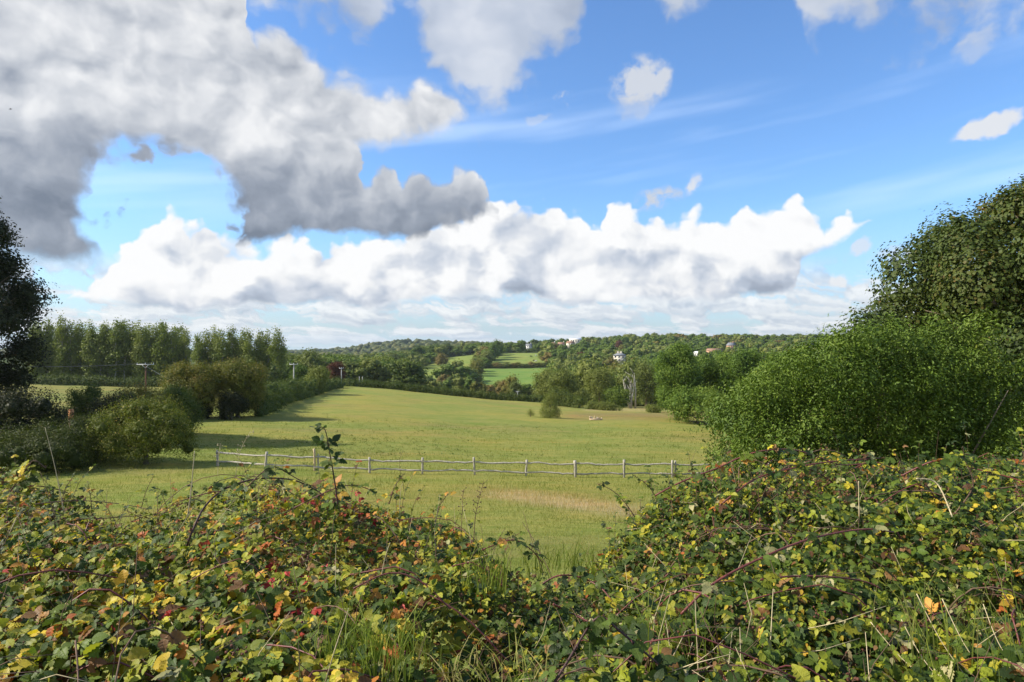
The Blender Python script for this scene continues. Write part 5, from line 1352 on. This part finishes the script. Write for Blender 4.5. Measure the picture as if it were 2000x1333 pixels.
def nettles(n):
    """small hanging pointed leaves on upright stems, right half"""
    Y = rng.uniform(1.9, 5.2, n); px = np.where(rng.random(n) < 0.86, rng.uniform(1180, 2150, n), rng.uniform(1000, 1250, n))
    keep = rng.random(n) < np.clip(nz((px - CX) / F * Y, Y, 1.6, 7.0) * 1.5 - 0.25, 0.05, 1); Y, px = Y[keep], px[keep]; n = len(Y)
    X = (px - CX) / F * Y; zt = top_z(X, Y) + rng.uniform(-0.12, 0.12, n)
    K = 14; f = np.arange(K)
    C, D, S_ = [], [], []
    ln = rng.normal(0, 0.10, (n, 2))
    for k in range(K):
        h = zt - k * 0.028; a = (k % 2) * (np.pi / 2) + rng.uniform(0, 6.28, n) * 0.25
        for s in (0, np.pi):
            c = np.stack([X + ln[:, 0] * (1 - k / K), Y + ln[:, 1] * (1 - k / K), h], 1)
            d = np.stack([np.cos(a + s), np.sin(a + s), -rng.uniform(0.3, 1.3, n)], 1)
            C.append(c + d * [0.012, 0.012, 0.0]); D.append(d); S_.append(rng.uniform(0.024, 0.042, n) * (0.6 + 0.4 * min(1, k / 4)))
    C, D, S_ = np.vstack(C), np.vstack(D), np.concatenate(S_)
    nr = D * [1, 1, 0] * 0.8 + [0, -0.2, 0.8] + rng.normal(0, .25, D.shape)
    pr = np.zeros((len(C), len(KEYS))); pr[:, 0] = .32; pr[:, 2] = .42; pr[:, 3] = .07; pr[:, 6] = .10; pr[:, 7] = .06; pr[:, 1] = .06
    W, uv, T, Q, k = place_leaves(T_NET, C, D, nr, S_, 1.25)
    NET.add(W, uv, T, Q, k, pick_cols(pr))
nettles(2100)

# --- canes
def curve_pts(pts, n=24):
    p = np.asarray(pts, float); L = np.concatenate([[0], np.cumsum(np.linalg.norm(np.diff(p, axis=0), axis=1))]); t = np.linspace(0, L[-1], n)
    # Catmull-Rom
    out = []
    for s in t:
        i = min(np.searchsorted(L, s, 'right') - 1, len(p) - 2); i = max(i, 0); u = (s - L[i]) / (L[i + 1] - L[i])
        p0, p1, p2, p3 = p[max(i - 1, 0)], p[i], p[i + 1], p[min(i + 2, len(p) - 1)]
        out.append(0.5 * ((2 * p1) + (-p0 + p2) * u + (2 * p0 - 5 * p1 + 4 * p2 - p3) * u * u + (-p0 + 3 * p1 - 3 * p2 + p3) * u ** 3))
    return np.array(out)
roots = {}
roots['left'] = empty('bramble_bush', (-1.6, 3.4, gz(-1.6, 3.4)), label='tangled bramble bush with yellowing, orange and pink red leaves filling the left foreground', cat='bush')
roots['middle'] = empty('bramble_bush', (0.3, 3.2, gz(0.3, 3.2)), label='low bramble growth with dark green leaves in the dip between the two taller thickets', cat='bush')
roots['right'] = empty('bramble_bush', (2.3, 3.4, gz(2.3, 3.4)), label='high green bramble bush with long arching dark red canes filling the right foreground', cat='bush')
def rel(reg, pts): return np.asarray(pts, float) - np.array(roots[reg].location)
fine = {k: MB() for k in REG}
def rand_canes(n):
    for _ in range(n):
        Y = rng.uniform(1.9, 5.0); px = rng.uniform(-200, 2200); X = (px - CX) / F * Y
        a = rng.uniform(0, 6.28); L = rng.uniform(0.5, 1.5); dx, dy = math.cos(a) * L, math.sin(a) * L * 0.6
        ar = rng.uniform(0.03, 0.22); pts = []
        for f in np.linspace(0, 1, 6):
            x, y = X + dx * (f - .5), max(Y + dy * (f - .5), 1.7); px_ = CX + F * x / y
            if y > 5.1: y = 5.1
            pts.append((x + rng.normal(0, .015), y, float(top_z(np.array(x), np.array(y))) - 0.06 + ar * math.sin(math.pi * f) * 0.8 - 0.10 * abs(2 * f - 1) + rng.normal(0, .01)))
        reg = ['left', 'middle', 'right'][int(region_of(np.array([px]))[0])]
        fine[reg].tube(rel(reg, curve_pts(pts, 12)), np.linspace(0.0042, 0.0018, 12) * rng.uniform(0.7, 1.3), 5, m=int(rng.random() < 0.45))
rand_canes(140)
def twigs(n):
    for _ in range(n):
        Y = rng.uniform(1.9, 4.9); px = rng.uniform(-100, 2100); X = (px - CX) / F * Y; reg = ['left', 'middle', 'right'][int(region_of(np.array([px]))[0])]
        c = np.array([X, Y, float(top_z(np.array(X), np.array(Y))) - rng.uniform(0.0, 0.10)]); d = rng.normal(0, 1, 3) * [1, .7, .9]; d /= np.linalg.norm(d); L = rng.uniform(0.08, 0.34)
        p = [c, c + d * L * .5 + rng.normal(0, .01, 3), c + d * L + rng.normal(0, .025, 3)]
        fine[reg].tube(rel(reg, p), [0.0018, 0.0014, 0.0007], 4, m=(1, 1, 1, 2)[int(rng.integers(4))])
twigs(1500)
def cane(reg, ppts, r0, r1, mat, leaves=10, label=None, lsize=0.05, prob=None):
    pts = curve_pts([P(*q) for q in ppts], 34); mb = MB()
    mb.tube(rel(reg, pts), np.linspace(r0, r1, len(pts)), 7)
    tg = np.gradient(pts, axis=0); tg /= np.linalg.norm(tg, axis=1)[:, None]
    for i in range(1, 33):                                     # prickles
        a = rng.uniform(0, 6.28); s = np.cross(tg[i], [0.2, 0.9, 0.3]); s /= np.linalg.norm(s); u = np.cross(tg[i], s)
        d = s * math.cos(a) + u * math.sin(a); r = r0 + (r1 - r0) * i / 34; q = rel(reg, pts[i])
        mb.tube([q + d * r * 0.8, q + d * (r * 1.5 + 0.003), q + d * (r + 0.0085) - tg[i] * 0.003], [0.0016, 0.0010, 0.0002], 4)
    link('cane', mb.mesh('cane', [mat], smooth=True), roots[reg], label=label)
    if leaves:
        idx = rng.integers(1, 34, leaves); C = pts[idx]; a = rng.uniform(0, 6.28, leaves)
        ax = np.stack([np.cos(a) * 0.9, np.sin(a) * 0.5 - 0.3, rng.uniform(-0.3, 0.5, leaves)], 1); st = C + ax * 0.03
        for c_, s_ in zip(C, st): fine[reg].tube(rel(reg, [c_, (c_ + s_) / 2 + [0, 0, .004], s_]), 0.0012, 4)
        up = np.stack([rng.normal(-.1, .3, leaves), rng.normal(-.5, .3, leaves), np.full(leaves, 0.9)], 1); up /= np.linalg.norm(up, axis=1)[:, None]
        pr = leaf_probs(st[:, 0], st[:, 1], st[:, 2]) if prob is None else np.tile(np.array(prob, float), (leaves, 1))
        if ppts[0][1] > 1000: pr[:, 5] = 0
        compound(st, ax, up, rng.uniform(0.8, 1.2, leaves) * lsize, pick_cols(pr), np.full(leaves, list(REG).index(reg)), np.full(leaves, True))
GR = [.5, .26, .15, .03, .02, 0, .02, .02]
cane('right', [(1330, 1200, 2.5), (1391, 1142, 2.55), (1470, 1098, 2.6), (1560, 1060, 2.7), (1640, 1040, 2.8), (1700, 1034, 2.85), (1745, 1040, 2.9)], 0.0048, 0.0032, M_CANE, 5, 'long dark red cane arching low across the bush')
cane('right', [(1280, 968, 4.2), (1330, 942, 4.2), (1400, 915, 4.2), (1470, 885, 4.2), (1540, 878, 4.25), (1590, 890, 4.3), (1640, 908, 4.35), (1700, 905, 4.4)], 0.0052, 0.0034, M_CANE, 16, 'red cane arching along the top of the bush')
cane('right', [(1380, 1010, 3.8), (1440, 960, 3.8), (1490, 930, 3.9), (1600, 905, 4.0), (1720, 895, 4.1)], 0.005, 0.003, M_CANE, 16)
cane('right', [(1450, 1140, 2.7), (1520, 1128, 2.7), (1600, 1126, 2.75), (1680, 1134, 2.8), (1720, 1150, 2.8)], 0.0045, 0.003, M_CANE, 6)
cane('right', [(1860, 1010, 3.4), (1900, 950, 3.4), (1885, 900, 3.4), (1880, 872, 3.4)], 0.004, 0.0015, M_CANED, 14, None, 0.035, GR)
cane('right', [(1790, 935, 3.4), (1830, 945, 3.4), (1860, 1010, 3.3)], 0.004, 0.003, M_STRAW, 0)
cane('right', [(1240, 1010, 4.3), (1215, 975, 4.3), (1190, 955, 4.3), (1165, 945, 4.3)], 0.003, 0.0015, M_CANED, 7, None, 0.035, GR)
cane('right', [(1760, 930, 3.9), (1830, 900, 3.8), (1900, 915, 3.7), (1980, 935, 3.6), (2040, 960, 3.5)], 0.005, 0.003, M_CANE, 14)
cane('middle', [(1075, 1345, 1.95), (1110, 1290, 1.98), (1140, 1240, 2.0), (1160, 1212, 2.0), (1178, 1206, 2.0), (1205, 1228, 2.0), (1245, 1262, 2.0), (1300, 1310, 2.0)], 0.0042, 0.003, M_CANEP, 10, 'purple brown cane bent into a sharp arch', 0.055, GR)
cane('middle', [(1060, 1140, 3.2), (1090, 1125, 3.2), (1130, 1127, 3.2), (1175, 1150, 3.1), (1210, 1195, 3.0)], 0.004, 0.003, M_CANE, 9, None, 0.045, GR)
cane('middle', [(1080, 1180, 2.7), (1110, 1195, 2.7), (1150, 1215, 2.65)], 0.004, 0.003, M_CANE, 5, None, 0.05, GR)
cane('middle', [(1075, 1120, 3.6), (1045, 1060, 3.7), (1020, 1020, 3.8)], 0.0022, 0.001, M_CANED, 0)
cane('left', [(362, 1075, 3.6), (375, 1040, 3.6), (400, 990, 3.7), (440, 955, 3.8), (500, 936, 3.9), (560, 936, 4.0), (600, 948, 4.1), (640, 972, 4.1)], 0.006, 0.0035, M_CANEP, 12, 'dark cane arching over the top of the bush', 0.045, GR)
cane('left', [(480, 955, 3.8), (510, 925, 3.8), (535, 912, 3.85), (580, 935, 3.9), (620, 955, 4.0)], 0.0035, 0.002, M_CANED, 12, None, 0.040, GR)
cane('left', [(660, 985, 3.7), (652, 930, 3.7), (644, 885, 3.7), (638, 850, 3.7), (634, 838, 3.7)], 0.0045, 0.002, M_CANEP, 17, 'upright leafy shoot standing above the bush against the fence', 0.050, GR)
cane('left', [(70, 985, 3.9), (150, 978, 4.2), (230, 984, 4.4), (290, 995, 4.4)], 0.0035, 0.002, M_CANED, 4, None, 0.03)
cane('left', [(150, 1015, 3.8), (240, 1010, 4.0), (330, 1000, 4.3), (400, 965, 4.4)], 0.003, 0.0015, M_CANED, 5, None, 0.03)
cane('left', [(20, 960, 3.2), (45, 925, 3.2), (66, 900, 3.2), (90, 915, 3.2)], 0.003, 0.0015, M_CANED, 7, None, 0.048, [.05, 0, .55, .4, 0, 0, 0, 0])
cane('left', [(940, 1075, 3.3), (1000, 1055, 3.3), (1035, 1072, 3.3), (1060, 1100, 3.3)], 0.0035, 0.0022, M_CANE, 8, None, 0.04)
cane('left', [(690, 1150, 2.7), (760, 1120, 2.75), (820, 1135, 2.75), (880, 1190, 2.7)], 0.0035, 0.0025, M_CANE, 5)
cane('left', [(560, 1000, 3.8), (640, 960, 3.8), (690, 948, 3.85), (730, 960, 3.9)], 0.0035, 0.002, M_CANE, 6)
# straggling shoots with small dark leaves along the upper edges
for px0, py0, dx, dy, Y in [(120, 985, 20, -50, 4.6), (180, 1010, -8, -70, 4.6), (270, 1030, 30, -100, 4.7), (330, 1015, -20, -60, 4.7), (760, 985, 30, -60, 4.2), (850, 1020, 25, -55, 4.3), (960, 1075, 50, -30, 4.2), (1290, 990, -50, -60, 4.5), (1350, 960, -40, -35, 4.4), (300, 1040, -60, -45, 4.6)]:
    reg = 'left' if px0 < 955 else 'right'
    cane(reg, [(px0, py0, Y), (px0 + dx * .4, py0 + dy * .6, Y), (px0 + dx, py0 + dy, Y)], 0.003, 0.0012, M_CANED, 9, None, 0.026)
def shoots(n):
    px = rng.uniform(-60, 2060, n); Y = rng.uniform(3.6, 5.0, n); C, A, K = [], [], []
    reg_i = region_of(px); names = list(REG)
    for i in range(n):
        X = (px[i] - CX) / F * Y[i]; z = float(top_z(np.array(X), np.array(Y[i]))); h = rng.uniform(0.08, 0.30)
        if 980 < px[i] < 1190: h *= 0.6
        l = rng.normal(0, 0.35, 2) * h; p = curve_pts([(X, Y[i], z - .1), (X + l[0] * .4, Y[i] + l[1] * .4, z + h * .55), (X + l[0], Y[i] + l[1], z + h)], 8)
        fine[names[reg_i[i]]].tube(rel(names[reg_i[i]], p), np.linspace(0.0022, 0.0009, 8), 4, m=1)
        for k in range(2, 8):
            a = k * 2.4 + rng.uniform(0, 1); C.append(p[k]); A.append((math.cos(a), math.sin(a), 0.25)); K.append(reg_i[i])
    C, A, K = np.array(C), np.array(A), np.array(K); m = len(C)
    up = np.stack([rng.normal(-.1, .35, m), rng.normal(-.4, .35, m), np.full(m, 0.9)], 1); up /= np.linalg.norm(up, axis=1)[:, None]
    compound(C, A, up, rng.uniform(0.018, 0.034, m), pick_cols(leaf_probs(C[:, 0], C[:, 1], C[:, 2])), K, np.zeros(m, bool))
shoots(170)
# withered fruit heads
bv, bf = ICO1
for reg in REG:
    nb = {'left': 60, 'middle': 10, 'right': 60}[reg]; mb = MB(); lo, hi = REG[reg]
    for _ in range(nb):
        Y = rng.uniform(2.1, 4.8); px = rng.uniform(max(lo, -50), min(hi, 2050)); X = (px - CX) / F * Y; c = np.array([X, Y, float(top_z(np.array(X), np.array(Y))) + rng.uniform(-0.03, 0.05)])
        for _k in range(rng.integers(5, 12)):
            q = c + rng.normal(0, 1, 3) * [0.018, 0.018, 0.022]
            mb.add(rel(reg, q + bv * rng.uniform(0.003, 0.0065)), None, bf)
            fine[reg].tube(rel(reg, [q, (q + c) / 2 + [0, 0, -.006], c - [0, 0, .05]]), 0.0007, 3, m=1)
    link('fruit', mb.mesh('fruit', [M_BERRY]), roots[reg], kind='stuff')
for reg in REG:
    me = ACC[reg].mesh('leaves')
    o = link('leaves', me, roots[reg], -np.array(roots[reg].location))
    link('thin_canes', fine[reg].mesh('thin_canes', [M_CANE, M_CANED, M_STRAW], smooth=True), roots[reg], kind='stuff')
M_NETG = M_BRAM
nm = NET.mesh('nettle_patch'); link('nettle_patch', nm, label='light green nettle like plants with small drooping leaves growing through the right bramble bush', cat='nettles', kind='stuff')

# --- grass tufts and dry stalks among the brambles
M_TUFT = grass_mat('lush_grass', [(0, (0.10, 0.17, 0.03)), (0.5, (0.19, 0.27, 0.05)), (0.85, (0.30, 0.36, 0.09)), (1, (0.46, 0.42, 0.22))])
def tuft(px, py, Y, n, h, spread, label, dry=0.0, lean=0.9):
    c = P(px, py, Y); a = rng.uniform(0, 6.28, n); rr = spread * np.sqrt(rng.random(n))
    base = np.stack([np.cos(a) * rr, np.sin(a) * rr * 0.7, rng.normal(0, 0.02, n)], 1)
    V, t, q, k = blades(n, base, rng.uniform(0.5, 1.1, n) * h, rng.uniform(0.0028, 0.0055, n), lean, 3)
    me = np_mesh('grass_tuft', V, [t, q], [M_TUFT], attrs={'var': np.repeat(np.clip(rng.normal(0.5 + dry, 0.22, n), 0, 1), k)})
    link('grass_tuft', me, None, c, label=label, cat='grass tuft')
tuft(700, 1345, 2.25, 120, 0.26, 0.17, 'bright green grass tuft at the bottom of the view left of centre')
tuft(780, 1300, 2.5, 60, 0.22, 0.14, 'green grass tuft right of the brightest tuft, under yellow leaves')
tuft(640, 1335, 2.3, 40, 0.24, 0.09, 'narrow grass tuft left of the brightest tuft')
tuft(950, 1155, 3.1, 60, 0.26, 0.12, 'thin grass blades rising at the right shoulder of the yellowing bramble bush')
tuft(1090, 1120, 3.9, 120, 0.20, 0.25, 'soft grass in the dip between the two thickets')
tuft(960, 1330, 2.35, 90, 0.10, 0.20, 'flattened dry brown grass at the bottom centre', dry=0.45, lean=2.5)
tuft(1880, 1300, 2.3, 90, 0.30, 0.30, 'grass tuft with pale blades in the lower right corner', dry=0.1)
tuft(1330, 1310, 2.3, 50, 0.28, 0.20, 'sparse blades in the lower part of the right bush')
def stalk(pts, r0, r1, mat, label, head=0, hm=None, grp=None):
    p = curve_pts([P(*q) for q in pts], 14); b = p[0].copy(); mb = MB(); mb.tube(p - b, np.linspace(r0, r1, 14), 5)
    for i in range(head):
        f = 0.45 + 0.55 * i / head; c = p[int(f * 13)] - b; d = np.array([rng.normal(0, 1), rng.normal(0, 1), rng.uniform(.2, 1)]); d /= np.linalg.norm(d)
        L = rng.uniform(.012, .035); mb.tube([c, c + d * L * .6, c + d * L + [0, 0, -.004]], [r1 * .8, r1 * .8, r1 * .3], 4)
        mb.add(c + d * L + ICO1[0] * rng.uniform(.002, .005), None, ICO1[1])
    link('plant_stalk', mb.mesh('plant_stalk', [mat]), None, b, label=label, cat='stalk', group=grp)
stalk([(366, 1010, 3.7), (373, 960, 3.7), (380, 881, 3.7)], 0.0035, 0.0022, M_STRAW, 'bare pale straw stalk standing straight up left of the arching dark cane')
stalk([(125, 1000, 4.0), (108, 915, 4.0), (88, 835, 4.0)], 0.003, 0.0012, M_STRAW, 'thin pale stalk leaning left in front of the dark bushes')
stalk([(780, 1000, 4.0), (783, 955, 4.0), (787, 945, 4.0)], 0.002, 0.001, M_STRAW, 'short pale stalk above the centre of the left thicket')
stalk([(925, 1060, 3.9), (930, 1000, 3.9), (945, 940, 3.9)], 0.0025, 0.0012, M_CANED, 'taller branched seed stalk in front of the fence, left of centre', head=26)
stalk([(900, 1050, 3.9), (903, 1000, 3.9), (905, 955, 3.9)], 0.0022, 0.001, M_CANED, 'slender branched seed stalk just left of the taller one', head=16)
stalk([(1062, 1120, 3.7), (1040, 1060, 3.7), (1022, 1000, 3.8)], 0.0022, 0.0008, M_CANED, 'reddish bare stem leaning left out of the dip')
stalk([(790, 960, 4.2), (780, 905, 4.2), (788, 880, 4.2)], 0.0016, 0.0007, M_CANED, 'thin dark stem crossing the second fence bay', head=4)
stalk([(460, 930, 4.6), (470, 880, 4.6), (490, 842, 4.6)], 0.0018, 0.001, M_STRAW, 'whitish seed stem before the shadow on the grass', head=16)
stalk([(425, 930, 4.6), (428, 885, 4.6), (432, 865, 4.6)], 0.0016, 0.001, M_STRAW, 'whitish seed stem left of the taller whitish one', head=14)
stalk([(555, 1235, 2.6), (590, 1210, 2.6), (640, 1340, 2.3)], 0.0015, 0.001, M_STRAW, 'bent straw in front of the yellowing leaves')
stalk([(745, 1125, 2.9), (752, 1090, 2.9), (762, 1060, 2.9)], 0.0018, 0.0012, M_STRAW, 'short whitish stick poking from the left thicket')
stalk([(1678, 1010, 3.4), (1677, 960, 3.4), (1677, 940, 3.4)], 0.0028, 0.0018, M_STRAW, 'upright straw stalk at the top of the right thicket')
for i, (a, b_) in enumerate([((1840, 1170), (1935, 1333)), ((1790, 1160), (1900, 1340)), ((1760, 1210), (1850, 1345)), ((1700, 1215), (1830, 1345)), ((1870, 1290), (1960, 1225)), ((1920, 1180), (1990, 1320))]):
    stalk([(a[0], a[1], 2.4), ((a[0] + b_[0]) / 2 - 6, (a[1] + b_[1]) / 2 + 4, 2.3), (b_[0], b_[1], 2.2)], 0.0016, 0.0010, M_STRAW, 'fine pale straw lying slantwise over the leaves in the lower right corner', grp='slanting straws')
for i, (a, b_) in enumerate([((1300, 1210), (1320, 1345)), ((1357, 1160), (1365, 1345)), ((1430, 1235), (1418, 1345)), ((1445, 1225), (1448, 1345)), ((1510, 1150), (1505, 1250)), ((1690, 1235), (1698, 1330))]):
    stalk([(b_[0], b_[1], 2.15), ((a[0] + b_[0]) / 2, (a[1] + b_[1]) / 2, 2.2), (a[0], a[1], 2.25)], 0.0016, 0.0010, M_STRAW, 'thin upright straw rising through the lower right thicket', grp='upright straws')

# ================================================================ the air between: thin haze
def haze():
    zmin = -75.0; x0, x1, y0, y1, z0, z1 = -9500.0, 9500.0, -60.0, 9300.0, HZ0, 60.0
    mb = MB(); mb.box(((x0 + x1) / 2, (y0 + y1) / 2, (z0 + z1) / 2), (x1 - x0, y1 - y0, z1 - z0))
    m = bpy.data.materials.new('haze'); m.use_nodes = True; nt = m.node_tree; nt.nodes.clear()
    out = nt.nodes.new('ShaderNodeOutputMaterial'); v = nt.nodes.new('ShaderNodeVolumePrincipled')
    v.inputs['Color'].default_value = (0.72, 0.83, 1.0, 1); v.inputs['Density'].default_value = 0.00006; v.inputs['Anisotropy'].default_value = 0.2
    nt.links.new(v.outputs[0], out.inputs['Volume'])
    link('haze', mb.mesh('haze', [m]), label='thin blue haze filling the valley air', kind='stuff')
HZ0 = float(min(v[2] for v in [(0, 0, gz(x, y)) for x in np.linspace(-1.3, 1.3, 27) * 7000 for y in (100, 300, 600, 1200, 3000, 9000)]))
_me = bpy.data.meshes['ground']; _z = np.empty(len(_me.vertices) * 3, np.float32); _me.vertices.foreach_get('co', _z)
HZ0 = float(_z[2::3].min()) - 1.0
haze()
